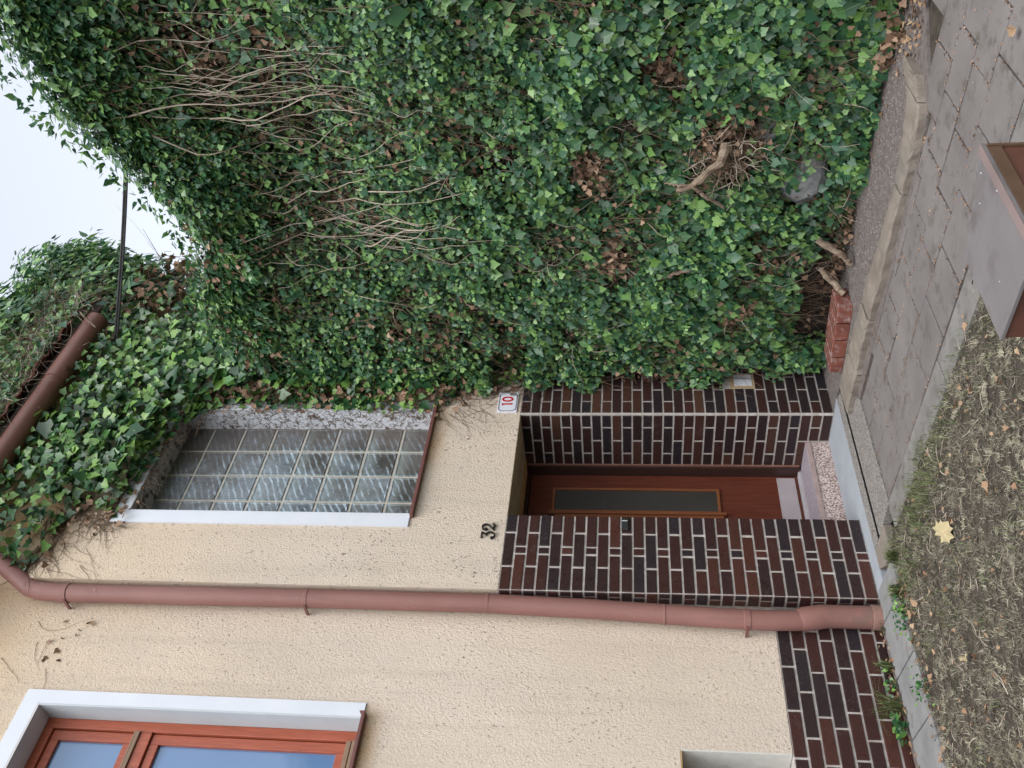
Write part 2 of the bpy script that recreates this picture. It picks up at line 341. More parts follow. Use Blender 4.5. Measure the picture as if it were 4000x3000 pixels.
M_['fallen'] = leaf_mat('fallen_leaf', [(.1, (.13, .070, .042)), (.4, (.22, .135, .082)), (.7, (.32, .225, .145)), (.95, (.46, .35, .22))], None, .7, .2, True)
M_['maple'] = simple('yellowed_maple_leaf', (.30, .27, .15), (.42, .34, .21), 26, .75, .5, .003, 60, .2)
M_['hay'] = leaf_mat('dry_grass', [(.1, (.062, .054, .040)), (.35, (.125, .112, .082)), (.6, (.20, .182, .138)), (.9, (.37, .35, .285))], None, .8, .15, True)
M_['straw'] = leaf_mat('bleached_grass', [(.1, (.14, .13, .085)), (.35, (.23, .215, .15)), (.6, (.34, .325, .245)), (.9, (.48, .465, .37))], None, .8, .15, True)
M_['grass'] = leaf_mat('green_grass', [(.1, (.045, .070, .022)), (.45, (.095, .130, .042)), (.9, (.24, .27, .13))], None, .55, .3)
M_['gblock'] = glassblock_mat()

def pane_mat(name, a, b_, rough=.06):
    m, t, b = new_mat(name); v = coords(t, (1, 1, .6))
    c = ramp(t, noise(t, v, .9, 3, .5), [(.3, a), (.75, b_)]); t.links.new(c, b.inputs['Base Color'])
    b.inputs['Roughness'].default_value = rough; b.inputs['Specular IOR Level'].default_value = .6
    b.inputs['Coat Weight'].default_value = .5; b.inputs['Coat Roughness'].default_value = .03
    return m
M_['pane'] = pane_mat('window_pane', (.10, .19, .36), (.15, .26, .43))
M_['pane_dark'] = pane_mat('ribbed_door_glass', (.028, .027, .025), (.06, .056, .05), .22)
def chips(name, dark, light, sc):
    m, t, b = new_mat(name); v = coords(t)
    f = noise(t, v, sc, 3, .7, .4); c = ramp(t, f, [(.42, dark), (.5, tuple((p+q)/2 for p, q in zip(dark, light))), (.56, light)])
    c = mix(t, ramp(t, noise(t, v, 5, 5, .6), [(.5, (0, 0, 0)), (.8, (.35, .35, .35))]), c, dark)
    t.links.new(c, b.inputs['Base Color']); b.inputs['Roughness'].default_value = .8; bump(t, b, f, .6, .004); return m
M_['terrazzo'] = chips('pebbled_riser', (.15, .09, .08), (.62, .53, .50), 75)
M_['terrazzo_top'] = chips('worn_tread', (.20, .17, .20), (.33, .29, .33), 90)
M_['granite'] = chips('exposed_aggregate', (.11, .10, .092), (.26, .245, .23), 85)

# ------------------------------------------------------------------ setting: ground
Y1 = 4.868; Y0 = Y1+.15; ZL = 2.36; XA, XB = 3.56, 4.185; XJ = 5.215; XE = 6.35
MB().add([(-200,-200,-.06),(200,-200,-.06),(200,200,-.06),(-200,200,-.06)], [(0,1,2,3)]).build('ground', M_['soil'])
tag(bpy.data.objects['ground'], kind='structure')
def pathX(x21, Y): return x21 + .1*(Y-2.1)
# lawn soil: bumpy sheet
nx, ny = 90, 110
xs = np.linspace(-3.0, 3.62, nx); ys = np.linspace(-1.2, 4.5, ny)
V = []; 
for j in range(ny):
    for i in range(nx):
        x = xs[i]; y = ys[j]
        xr = pathX(3.42, y)
        x = -3.0 + (xr+3.0)*(i/(nx-1))
        V.append((x, y, 0))
V = np.array(V); V[:, 2] = -.016 + .008*vnoise(V, 3.0, 1) + .005*vnoise(V, 11, 2); V[:, 2] = np.minimum(V[:, 2], .004)
q = [(j*nx+i, j*nx+i+1, (j+1)*nx+i+1, (j+1)*nx+i) for j in range(ny-1) for i in range(nx-1)]
T = np.array([(a, b, c) for a, b, c, d in q] + [(a, c, d) for a, b, c, d in q])
tag(arr_mesh('lawn_soil', V, T, M_['soil'], None, True), kind='structure')

def prism(poly, z0, z1):
    n = len(poly); v = [(x, y, z0) for x, y in poly] + [(x, y, z1) for x, y in poly]
    f = [tuple(range(n-1, -1, -1)), tuple(range(n, 2*n))] + [(i, (i+1) % n, n+(i+1) % n, n+i) for i in range(n)]
    return MB().add(v, f)
# path: bed plus individual slabs
prism([(pathX(3.42,-.8), -.8), (6.2,-.8), (6.2, 4.25), (pathX(3.42,4.25), 4.25)], -.05, -.014).build('path', M_['soil'])
path = tag(bpy.data.objects['path'], kind='structure')
def slab(poly, h, name='paving_slab', mat='slab', parent=path, th=.03, bev=.004):
    o = prism(poly, h-th, h).build(name, M_[mat], parent, bev, False, 1); return o
cols = [(3.60, 3.95, 2.605, .327), (3.95, 4.20, 2.42, .329), (4.20, 4.45, 2.34, .327), (4.45, 4.72, 2.52, .327), (4.72, 5.0, 2.41, .327), (5.0, 5.3, 2.3, .327)]
for ci, (a, b, ph, pi_) in enumerate(cols):
    k0 = int(math.floor((-.8-ph)/pi_))
    for k in range(k0, 30):
        ya, yb = ph+k*pi_, ph+(k+1)*pi_
        if ya < -.8: ya = -.8
        if yb > 4.24: yb = 4.24
        if yb-ya < .06: continue
        if a >= 4.45:
            lim = {4.45: 4.2, 4.72: 2.08, 5.0: 1.95}[a]
            if yb > lim: continue
        g = random.uniform(.0025, .007)
        jx = [random.uniform(-.006, .006) for _ in range(4)]
        bb = b
        if a == 4.45 and ya > 2.1: bb = min(b, np.interp((ya+yb)/2, [2.1, 2.6, 3.0, 3.6, 4.3], [4.56, 4.58, 4.62, 4.66, 4.70]) - .1*((ya+yb)/2-2.1))
        if bb-a < .05: continue
        poly = [(pathX(a, ya)+g+jx[0], ya+g), (pathX(bb, ya)-g+jx[1], ya+g), (pathX(bb, yb)-g+jx[2], yb-g), (pathX(a, yb)+g+jx[3], yb-g)]
        slab(poly, random.uniform(-.003, .002))
y = -.8
while y < 4.2:
    L = random.uniform(.55, .8); y2 = min(y+L, 4.28)
    slab([(pathX(3.40, y)+.004, y+.004), (pathX(3.595, y)-.004, y+.004), (pathX(3.595, y2)-.004, y2-.004), (pathX(3.40, y2)+.004, y2-.004)], random.uniform(-.004, .001), 'edging_slab', 'edging')
    y = y2
# strip of concrete slabs along the foot of the house
strip = prism([(-4, 4.47), (3.40, 4.47), (3.44, 4.99), (-4, 4.99)], -.05, -.012).build('pavement', M_['channel']); tag(strip, kind='structure')
xj = 3.33
while xj > -3.5:
    x2 = xj-.367
    slab([(x2+.004, 4.50), (xj-.004, 4.50), (xj+.06, 4.90), (x2+.068, 4.90)], random.uniform(-.002, .004), 'paving_slab', 'strip', strip)
    xj = x2
slab([(3.335, 4.50), (3.55, 4.46), (3.60, 4.84), (3.405, 4.89)], .002, 'paving_slab', 'strip', strip)
# door apron, slot drain
prism([(3.42, 4.715), (5.235, 4.722), (5.235, Y1+.005), (XJ, Y1+.005), (XJ, 5.155), (3.80, 5.155), (3.80, 4.86), (3.42, 4.86)], -.05, .0).build('apron', M_['blue_step']); tag(bpy.data.objects['apron'], kind='structure')
drain = empty('slot_drain', (4.3, 4.55, 0), 'pebbly concrete slot drain with a narrow black gap across the doorway', 'drain')
for (ya, yb, zz) in ((4.606, 4.712, .004), (4.262, 4.558, .004)):
    prism([(3.80, ya), (5.16 if ya > 4.5 else 4.72, ya), (5.20 if ya > 4.5 else 5.10, yb), (3.80, yb)], -.05, zz).build('channel_half', M_['granite'], drain, .004, False, 1)
MB().box(3.78, 5.14, 4.558, 4.606, -.05, -.047).build('channel_base', M_['black'], drain)  # black floor, part of the painted slot shade
MB().box(3.81, 5.14, 4.6005, 4.6055, -.046, -.001).box(3.81, 5.10, 4.5585, 4.5635, -.046, -.001).build('slot_shade', M_['black'], drain)  # black strips added on the slot walls, standing in for its deep shade
tag(prism([(3.61, 4.42), (3.79, 4.44), (3.79, 4.70), (3.66, 4.71), (3.60, 4.6)], -.05, .006).build('end_stone', M_['kerb'], None, .008), 'rough sandy block mortared at the left end of the slot drain', 'stone')
# mortar bed behind the kerb
chan = prism([(4.70,4.25),(4.62,3.3),(4.56,2.5),(4.62,2.15),(5.2,1.6),(6.2,1.6),(6.2,4.87),(5.22,4.87),(5.24,4.72),(5.1,4.30)], -.05, .002).build('gutter_bed', M_['channel']); tag(chan, kind='structure')
# kerb stones
kerb = tag(MB().box(4.8, 4.9, 2.3, 4.3, -.045, -.02).build('kerb', M_['kerb']), kind='structure')
oY = [2.07, 2.2, 2.4, 2.6, 2.95, 3.3, 3.55, 3.9, 4.45]; oX = [4.80, 4.615, 4.575, 4.61, 4.65, 4.668, 4.725, 4.758, 4.78]
iY = [2.10, 2.2, 2.4, 2.6, 2.88, 3.1, 3.4, 3.67, 4.2, 4.48]; iX = [5.03, 4.86, 4.77, 4.755, 4.77, 4.81, 4.90, 4.945, 5.03, 5.05]
def kerb_stone(ya, yb, n=14):
    v = []; f = []; P = 6
    for i in range(n+1):
        y = ya + (yb-ya)*i/n; a = np.interp(y, oY, oX); b = np.interp(y, iY, iX); wv = b-a
        jit = lambda s: random.uniform(-s, s)
        h = .052 + jit(.004)
        if i in (0, n): h -= .008
        pr = [(a+jit(.004), -.03), (a+.003+jit(.004), h*.74), (a+.014+jit(.005), h*.97), (a+wv*.5, h+.001+jit(.0015)), (b-.010+jit(.004), h), (b, -.03)]
        v += [(x, y+jit(.003), z) for x, z in pr]
    for i in range(n):
        for k in range(P-1): f.append((i*P+k, i*P+k+1, (i+1)*P+k+1, (i+1)*P+k))
    f += [tuple(range(P))[::-1], tuple(n*P+k for k in range(P))]
    return MB().add(v, f).build('kerb_stone', M_['kerb'], kerb, 0, False)
for a, b in ((2.08, 2.17), (2.176, 2.68), (2.688, 3.62), (3.63, 4.10), (4.108, 4.46)): kerb_stone(a, b)

# ------------------------------------------------------------------ the house
house = empty('house', (3.5, 5.0, 0), 'cream rendered house with dark clinker brick base, brown door and ivy climbing its right side', 'house')
cz = 7.6
w0 = MB()   # main front wall, left of the porch bay
w0.box(-3.0, XA+.02, Y0, Y0+.3, 5.19, cz).box(2.717, XA+.02, Y0, Y0+.3, 1.235, 5.19).box(-3.0, 1.2, Y0, Y0+.3, 1.235, 5.19)
w0.box(1.2, 2.717, Y0, Y0+.3, 1.235, 3.09).box(2.615, XA+.02, Y0, Y0+.3, .62, 1.235).box(-3.0, 1.65, Y0, Y0+.3, .62, 1.235)
w0.build('wall', M_['stucco'], house)
w1 = MB()   # porch bay front
w1.box(XA, XE, Y1, Y1+.28, 5.16, 6.30).box(XA, 4.17, Y1, Y1+.28, 3.04, 5.16).box(5.262, XE, Y1, Y1+.28, 3.04, 5.16).box(XA, XE, Y1, Y1+.28, ZL, 3.04)
w1.box(XA, XA+.3, Y1+.28, Y0+.3, 2.36, 6.3).box(XE-.25, XE, Y1+.28, 9.0, -.05, 6.3)
w1.build('wall', M_['stucco'], house)
MB().box(-3.0, XA, Y0+.9, Y0+1.0, 0, cz).box(4.0, XE, Y1+.9, Y1+1.0, -.05, 6.3).box(1.2, 2.8, Y0+.31, Y0+.9, 3.0, 3.05).box(XB-.3, XE, 5.65, 5.75, -.05, 2.7).box(XA+.3, XE-.25, Y1+.282, 5.65, 2.45, 2.55).build('inner_light_block', M_['gwall'], house)  # back boxes added to block light inside the hollow house
# brick cladding
cache = {}
def brick_mesh(wd, h, d, mat):
    key = (round(wd, 2), round(h, 3), round(d, 3), mat)
    if key not in cache:
        wd = key[0]; c = .0025
        v = [(0,0,0),(wd,0,0),(wd,0,h),(0,0,h)]; v = [(x, d, z) for x, _, z in v] + [(x, c, z) for x, _, z in v] + [(c,0,c),(wd-c,0,c),(wd-c,0,h-c),(c,0,h-c)]
        f = [(8,9,10,11)] + [(4+i, 4+(i+1) % 4, 8+(i+1) % 4, 8+i) for i in range(4)] + [(i, (i+1) % 4, 4+(i+1) % 4, 4+i) for i in range(4)]
        me = bpy.data.meshes.new('brick'); me.from_pydata(v, [], f); me.materials.append(M_[mat])
        bm = bmesh.new(); bm.from_mesh(me); bmesh.ops.recalc_face_normals(bm, faces=bm.faces); bm.to_mesh(me); bm.free()
        cache[key] = me
    return cache[key]
def lay(parent, origin, angle, u0, u1, z, h, mat, proud=.005, d=.012):
    """one brick: local u along the wall, facing local -y"""
    if u1-u0 < .02: return
    me = brick_mesh(u1-u0, h, d, mat)
    o = bpy.data.objects.new('brick', me); COL.objects.link(o); o.parent = parent; o.matrix_parent_inverse = world_of(parent).inverted()
    R = Matrix.Rotation(angle, 4, 'Z'); L = Matrix.Translation((u0, -proud+random.uniform(-.0018, .0012), z+random.uniform(-.0012, .0012)))
    W = Matrix.Translation(origin) @ R @ L @ Matrix.Rotation(random.uniform(-.004, .004), 4, 'Y') @ Matrix.Diagonal(((u1-u0)/round(u1-u0, 2), 1, 1, 1))
    o.matrix_basis = W
PZ = ZL/30
def courses(parent, origin, angle, pat, n=30, z0=0, pitch=PZ, hh=.0645, mat='brick'):
    for i in range(n):
        z = z0+i*pitch+.007
        for (a, b) in pat(i): lay(parent, origin, angle, a+random.uniform(-.002, .002), b+random.uniform(-.002, .002), z, hh, mat)
# left pier (mortar face Y1; bricks stand a little proud)
p_l = MB().box(XA+.001, XB, Y1+.003, 5.43, -.03, ZL-.001).build('brick_pier', M_['mortar'], house)
def pat_l(i):
    if (29-i) % 2 == 0: return [(.005, .178), (.196, .462), (.482, .624)]
    return [(.005, .282), (.300, .346), (.362, .624)]
courses(p_l, (XA, Y1, 0), 0, pat_l)
courses(p_l, (XA, Y1+.12, 0), -pi/2, lambda i: [(.012, .112)] if i % 2 else [(.012, .060), (.072, .112)])
# right pier front and door jamb
p_r = MB().box(XJ, XE-.001, Y1+.003, 5.43, -.03, ZL-.001).build('brick_pier', M_['mortar'], house)
def pat_r(i):
    k = 30-1-i
    if .52 < i*PZ < .75:   # around the small vent recess
        base = [(.016, .14), (.15, .285)] if k % 2 else [(.016, .285)]
        return base + [(.47, .60), (.615, .88)]
    if k % 2: return [(.016, .270), (.288, .555), (.573, .84)]
    return [(.016, .136), (.150, .418), (.436, .70), (.715, .98)]
courses(p_r, (XJ, Y1, 0), 0, pat_r, mat='brick_d')
def pat_j(i):
    if (29-i) % 2: return [(.016, .276), (.294, .555)]
    return [(.016, .134), (.150, .416), (.434, .555)]
p_j = MB().box(XJ+.002, XJ+.05, Y1+.01, 5.425, ZL-.02, ZL-.0015).build('brick_jamb', M_['mortar'], house)
for i in range(30):
    z = i*PZ+.007
    for (a, b) in pat_j(i):
        if z < .16 and a > .26: continue
        if z < .16: b = min(b, .275)
        # faces -X: local +u must run along +Y
        me = brick_mesh(b-a, .0645, .012, 'brick_d')
        o = bpy.data.objects.new('brick', me); COL.objects.link(o); o.parent = p_j; o.matrix_parent_inverse = world_of(p_j).inverted()
        # mirror by placing from the far end: rotate -90deg, u runs along -Y
        o.matrix_basis = Matrix.Translation((XJ-.005+random.uniform(-.001, .001), Y1+b, z)) @ Matrix.Rotation(-pi/2, 4, 'Z') @ Matrix.Diagonal(((b-a)/round(b-a, 2), 1, 1, 1))
# corner bead of mortar
MB().box(XJ-.003, XJ+.014, Y1-.003, Y1+.014, 0, ZL-.002).build('corner_mortar', M_['mortar'], p_r, .003)
# plinth
p_p = MB().box(-3.0, XA-.002, Y0+.004, Y0+.28, -.06, .617).build('brick_plinth', M_['mortar'], house)
def pat_p(i):
    off = [.0, .11, .255][i % 3] if i % 3 else 0
    r = []; x = XA-.02-[.20, .135, .265, .10][i % 4]
    r.append((x+.016, XA-.01)); 
    while x > 1.3:
        r.append((x-.270, x)); x -= .286
    return [(a, b) for a, b in r]
for i in range(8):
    z = -.045+i*.083+.008
    for a, b in pat_p(i): lay(p_p, (0, Y0, 0), 0, a, b, z, .068, 'brick')
# vent recess and its white plaster
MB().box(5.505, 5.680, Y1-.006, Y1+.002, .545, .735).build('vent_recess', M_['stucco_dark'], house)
MB().box(5.535, 5.66, Y1-.009, Y1-.0062, .565, .70).build('vent_plate', M_['white'], house)
# soffit of the doorway
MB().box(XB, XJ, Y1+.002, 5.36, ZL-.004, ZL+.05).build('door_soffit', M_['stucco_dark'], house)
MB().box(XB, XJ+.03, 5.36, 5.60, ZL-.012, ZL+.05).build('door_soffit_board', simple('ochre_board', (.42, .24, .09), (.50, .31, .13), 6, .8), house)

# ---- door
door = MB().box(4.30, 5.183, 5.52, 5.565, .20, 2.315).build('door', M_['door'], house, .003, False, 1)
fr = MB().box(5.183, XJ-.001, 5.425, 5.60, .19, ZL-.013).box(XB-.1, 5.183, 5.50, 5.60, 2.318, ZL-.013).build('door_frame', M_['door_frame'], door)
MB().box(5.198, XJ-.004, 5.412, 5.424, .19, ZL-.02).build('frame_bead', simple('brown_bead', (.17, .08, .06), (.24, .13, .10), 8, .5), door)
def insert(x0, x1, z0, z1, gl):
    MB().box(x0, x1, 5.516, 5.519, z0, z1).build('glass_panel', M_[gl], door)
    wv = .022
    for b in ((x0-wv, x0, z0-wv, z1+wv), (x1, x1+wv, z0-wv, z1+wv), (x0, x1, z1, z1+wv), (x0, x1, z0-wv, z0)):
        MB().box(b[0]+.0005, b[1]-.0005, 5.503, 5.519, b[2], b[3]).build('moulding', M_['door_trim'], door, .004, False, 2)
insert(4.80, 5.012, .838, 2.105, 'pane_dark')
insert(4.44, 4.66, .838, 2.105, 'pane_dark')
MB().box(4.752, 4.776, 5.485, 5.516, .78, 2.15).box(4.720, 4.751, 5.50, 5.516, .80, 2.10).build('cover_strip', M_['door_trim'], door, .004)
MB().box(4.66, 4.745, 5.508, 5.519, .80, 2.13).build('dark_panel', M_['black'], door)
kp = MB().box(4.32, 5.165, 5.514, 5.519, .222, .362).build('kick_plate', M_['alu'], door, .001, False, 1)
nb = MB()
for k in range(11):
    for zz in (.354,): nb.box(4.36+k*.079, 4.364+k*.079, 5.512, 5.515, zz-.002, zz+.002)
for k in range(4): nb.box(4.5+k*.19, 4.504+k*.19, 5.512, 5.515, .234, .238)
nb.build('nail', M_['black'], door)
# ---- steps
st = MB().box(3.95, XJ-.002, 5.157, 5.46, -.04, .165).build('door_step', M_['terrazzo'], house)
MB().box(3.95, XJ-.002, 5.154, 5.46, .165, .175).build('tread', M_['terrazzo_top'], st)
MB().box(3.95, XJ-.002, 5.148, 5.1565, .140, .174).build('nosing', simple('tan_nosing', (.27, .20, .19), (.38, .30, .28), 12, .8), st, .002)
MB().box(3.95, XJ-.002, 5.461, 5.53, .0, .197).build('threshold', simple('grey_threshold', (.30, .28, .30), (.42, .40, .42), 7, .6), st, .006)

# ---- door bell and house numbers
bell = empty('door_bell', (4.107, Y1, 1.545), 'small dark metal bell push on the left brick pier', 'door bell')
MB().box(4.060, 4.156, Y1-.019, Y1-.0075, 1.524, 1.569).build('plate', simple('bell_metal', (.05, .05, .055), (.09, .09, .095), 8, .35, metallic=.6), bell, .003)
MB().box(4.132, 4.136, Y1-.0215, Y1-.0192, 1.528, 1.565).build('button', M_['enamel'], bell)
def stroke(mb, pts, wds, y0, y1):
    """flat ribbon along pts (x,z), extruded from y0 to y1"""
    P = [Vector((p[0], 0, p[1])) for p in pts]; wds = wds if hasattr(wds, '__len__') else [wds]*len(P)
    L = []; R = []
    for i, p in enumerate(P):
        t = (P[min(i+1, len(P)-1)]-P[max(i-1, 0)]).normalized(); n = Vector((-t.z, 0, t.x))
        L.append(p+n*wds[i]/2); R.append(p-n*wds[i]/2)
    n = len(P); v = [(q.x, y0, q.z) for q in L+R] + [(q.x, y1, q.z) for q in L+R]; f = []
    for i in range(n-1):
        f += [(i, i+1, n+i+1, n+i), (2*n+i, 3*n+i, 3*n+i+1, 2*n+i+1), (i, 2*n+i, 2*n+i+1, i+1), (n+i, n+i+1, 3*n+i+1, 3*n+i)]
    f += [(0, n, 3*n, 2*n), (n-1, 3*n-1, 4*n-1, 2*n-1)]
    mb.add(v, f)
def arc(cx, cz_, rx, rz, a0, a1, n=14): return [(cx+rx*cos(radians(a0+(a1-a0)*i/n)), cz_+rz*sin(radians(a0+(a1-a0)*i/n))) for i in range(n+1)]
npl = empty('number_plate', (5.342, Y1, 2.465), 'white enamel house number plate reading 10 in red, at the right corner of the doorway', 'number plate')
x0, x1, z0, z1 = 5.228, 5.456, 2.388, 2.545
MB().box(x0, x1, Y1-.012, Y1-.001, z0, z1).build('plate', M_['enamel'], npl, .003)
bd = MB(); c = .018; e = .010
ring = [(x0+e+c, z0+e), (x1-e-c, z0+e), (x1-e-c, z0+e+c*.6), (x1-e, z0+e+c), (x1-e, z1-e-c), (x1-e-c*.6, z1-e-c), (x1-e-c, z1-e), (x0+e+c, z1-e), (x0+e+c, z1-e-c*.6), (x0+e, z1-e-c), (x0+e, z0+e+c), (x0+e+c*.6, z0+e+c), (x0+e+c, z0+e)]
stroke(bd, ring, .004, Y1-.0145, Y1-.0118); bd.build('border', M_['black'], npl)
dg = MB(); stroke(dg, [(5.300, 2.502), (5.318, 2.514), (5.318, 2.428)], [.008, .014, .014], Y1-.015, Y1-.0118); dg.build('digit', M_['red'], npl)
dg = MB(); stroke(dg, arc(5.374, 2.471, .0225, .038, 0, 360, 28), .014, Y1-.015, Y1-.0118); dg.build('digit', M_['red'], npl)
num = empty('house_number', (4.035, Y1, 2.474), 'black metal numerals 32 fixed to the render above the left brick pier', 'house number')
d3 = MB(); zt, zb = 2.520, 2.428
stroke(d3, [(3.976, zt-.014), (3.976, zt-.002), (4.022, zt-.002), (4.022, zt-.007), (4.003, zt-.036)], [.004, .0065, .0065, .006, .005], Y1-.016, Y1-.002)
stroke(d3, arc(3.996, zb+.029, .027, .029, 95, -150, 18), [.005]+[.0085]*15+[.007, .005, .004], Y1-.016, Y1-.002)
stroke(d3, arc(3.975, zb+.016, .006, .006, 0, 360, 10), .009, Y1-.016, Y1-.002)
d3.build('digit', M_['black'], num)
d2 = MB()
stroke(d2, arc(4.068, zt-.026, .024, .026, 175, -45, 16) + [(4.046, zb+.012)], [.004]+[.008]*16+[.004], Y1-.016, Y1-.002)
stroke(d2, [(4.042, zb+.007), (4.062, zb+.014), (4.082, zb+.003), (4.094, zb+.006), (4.096, zb+.022)], [.007, .010, .010, .007, .003], Y1-.0165, Y1-.002)
stroke(d2, arc(4.049, zt-.030, .006, .006, 0, 360, 10), .009, Y1-.016, Y1-.002)
d2.build('digit', M_['black'], num)

# ---- glass block window
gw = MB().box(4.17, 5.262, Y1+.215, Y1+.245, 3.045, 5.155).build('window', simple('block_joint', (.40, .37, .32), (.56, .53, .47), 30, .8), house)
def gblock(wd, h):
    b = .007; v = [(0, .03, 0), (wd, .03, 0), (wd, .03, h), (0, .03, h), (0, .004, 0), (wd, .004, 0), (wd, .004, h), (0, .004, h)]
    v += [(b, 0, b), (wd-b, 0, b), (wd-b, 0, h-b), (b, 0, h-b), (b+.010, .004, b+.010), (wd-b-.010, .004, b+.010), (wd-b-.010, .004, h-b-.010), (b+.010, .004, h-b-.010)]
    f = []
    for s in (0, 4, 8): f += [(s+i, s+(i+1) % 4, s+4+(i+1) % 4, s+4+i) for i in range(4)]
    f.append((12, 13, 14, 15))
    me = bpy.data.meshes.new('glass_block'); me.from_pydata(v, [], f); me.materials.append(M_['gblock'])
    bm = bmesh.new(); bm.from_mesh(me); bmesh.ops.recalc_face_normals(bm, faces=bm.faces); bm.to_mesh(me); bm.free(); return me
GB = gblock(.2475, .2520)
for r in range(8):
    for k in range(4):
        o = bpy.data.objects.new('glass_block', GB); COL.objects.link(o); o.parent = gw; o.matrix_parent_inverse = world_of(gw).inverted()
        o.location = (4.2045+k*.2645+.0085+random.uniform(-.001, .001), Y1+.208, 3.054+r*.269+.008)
        if r == 7: o.scale = (1, 1, (5.155-o.location.z)/.2520)
MB().box(4.062, 4.169, Y1-.014, Y1-.0005, 3.045, 5.255).box(4.169, 5.262, Y1-.0142, Y1-.0005, 5.155, 5.2552).build('surround', M_['white'], gw)
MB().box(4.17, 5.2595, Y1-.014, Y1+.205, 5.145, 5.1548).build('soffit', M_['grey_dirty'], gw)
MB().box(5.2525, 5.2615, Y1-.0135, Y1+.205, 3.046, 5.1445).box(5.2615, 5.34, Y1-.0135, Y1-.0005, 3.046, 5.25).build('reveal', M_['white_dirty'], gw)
MB().box(4.1705, 4.178, Y1-.0135, Y1+.205, 3.046, 5.1445).build('reveal', M_['white'], gw)
MB().box(4.145, 5.292, Y1-.045, Y1+.205, 3.020, 3.044).build('sill', M_['sill'], gw, .003)

# ---- casement window at left
wn = MB().box(1.2, 2.717, Y0+.20, Y0+.21, 3.1, 5.19).build('window', M_['black'], house)
MB().box(2.7175, 2.808, Y0-.012, Y0-.0005, 3.095, 5.30).box(1.1, 2.7175, Y0-.0122, Y0-.0005, 5.19, 5.3002).build('surround', M_['white'], wn)
MB().box(2.705, 2.7165, Y0-.0118, Y0+.15, 3.10, 5.1895).build('reveal', simple('pale_reveal', (.46, .51, .54), (.52, .565, .59), 5, .6), wn)
MB().box(1.2, 2.7045, Y0-.0118, Y0+.15, 5.178, 5.1895).build('soffit', simple('pale_soffit', (.52, .50, .50), (.58, .56, .56), 5, .7), wn)
def frame_piece(nm, *bx, mat='frame', p=None): return MB().box(*bx).build(nm, M_[mat], p or wn, .004, False, 2)
YF = Y0+.15
frame_piece('frame', 2.640, 2.704, YF-.006, YF+.06, 3.14, 5.177)
frame_piece('frame', 1.26, 2.6395, YF-.006, YF+.06, 5.118, 5.177)
frame_piece('transom', 1.26, 2.6395, YF-.004, YF+.06, 4.455, 4.528)
frame_piece('drip_rail', 1.26, 2.6390, YF-.018, YF+.05, 4.530, 4.553, mat='drip')
frame_piece('drip_rail', 1.26, 2.6390, YF-.012, YF+.05, 4.556, 4.570, mat='drip')
for (za, zb_) in ((4.573, 5.112), (3.215, 4.449)):
    frame_piece('sash', 2.571, 2.634, YF+.012, YF+.06, za, zb_)
    frame_piece('sash', 1.3, 2.5705, YF+.012, YF+.06, zb_-.055, zb_)
    frame_piece('sash', 1.3, 2.5705, YF+.012, YF+.06, za, za+.05)
    MB().box(1.3, 2.5715, YF+.035, YF+.04, za+.045, zb_-.05).build('pane', M_['pane'], wn)
frame_piece('drip_rail', 1.26, 2.6390, YF-.014, YF+.05, 3.180, 3.210, mat='drip')
frame_piece('drip_rail', 1.26, 2.6390, YF-.024, YF+.05, 3.148, 3.172, mat='drip')
MB().box(1.1, 2.738, Y0-.05, Y0+.148, 3.078, 3.098).box(2.730, 2.738, Y0-.05, Y0+.14, 3.098, 3.112).build('sill', M_['sill'], wn, .002)
# ---- basement window niche
bw = MB().box(1.65, 2.614, Y0+.21, Y0+.25, .62, 1.234).build('basement_window', M_['door_frame'], house)
MB().box(2.606, 2.6145, Y0+.001, Y0+.209, .621, 1.2335).build('reveal', simple('grey_white_plaster', (.50, .50, .46), (.62, .61, .57), 9, .85, dirt=((.2, .17, .15), 30, .6, .72)), bw)
MB().box(1.65, 2.6055, Y0+.001, Y0+.209, 1.226, 1.2335).build('soffit', simple('ochre_plaster', (.40, .24, .10), (.50, .33, .16), 9, .85), bw)
MB().box(1.65, 2.54, Y0+.19, Y0+.209, .70, 1.20).build('pane', M_['pane_dark'], bw)

# ---- downpipe
YP = 4.925
def ptz(x, y, Y): p = at(x, y, 'Y', Y); return p
dp = MB().tube([(3.482, YP, 5.36), (3.487, YP, 4.2), (3.492, YP, 3.3), (3.490, YP, 2.45), (3.468, YP, 1.75), (3.428, YP, .98), (3.420, YP, .66), (3.424, YP, .50), (3.452, YP, .36), (3.462, YP, .29), (3.462, YP, .0)], .0625, 20, False).build('downpipe', M_['pipe'], house, 0, True)
elb = [Vector((3.482, YP, 5.33)), ptz(165, 2309, YP), ptz(118, 2296, YP), ptz(0, 2192, 4.82), ptz(-150, 2065, 4.72)]
MB().tube(elb, [.064]*5, 20, False).build('elbow', M_['pipe'], dp, 0, True)
for (zz, x, r, h) in ((5.335, 3.482, .068, .05), (3.63, 3.490, .066, .028), (2.42, 3.491, .0655, .02), (1.30, 3.443, .0655, .012), (.80, 3.4225, .0665, .04)):
    MB().tube([(x, YP, zz-h/2), (x, YP, zz+h/2)], r, 20).build('pipe_joint', M_['pipe'], dp, .002, False, 1)
MB().tube([(3.430, YP, .49), (3.436, YP, .46), (3.459, YP, .345), (3.462, YP, .31), (3.462, YP, .02)], [.064, .074, .074, .071, .071], 20).build('pipe_shoe', M_['pipe'], dp, 0, True)
MB().tube([(3.462, YP, -.03), (3.462, YP, .055)], .076, 20).build('pipe_socket', simple('grimy_socket', (.16, .085, .07), (.28, .17, .14), 12, .8), dp, .003)
for zz, x in ((5.32, 3.482), (3.63, 3.490), (.80, 3.4225)):
    MB().box(x-.070, x-.060, YP-.020, YP+.09, zz-.010, zz+.010).build('bracket', M_['sill'], dp, .002)
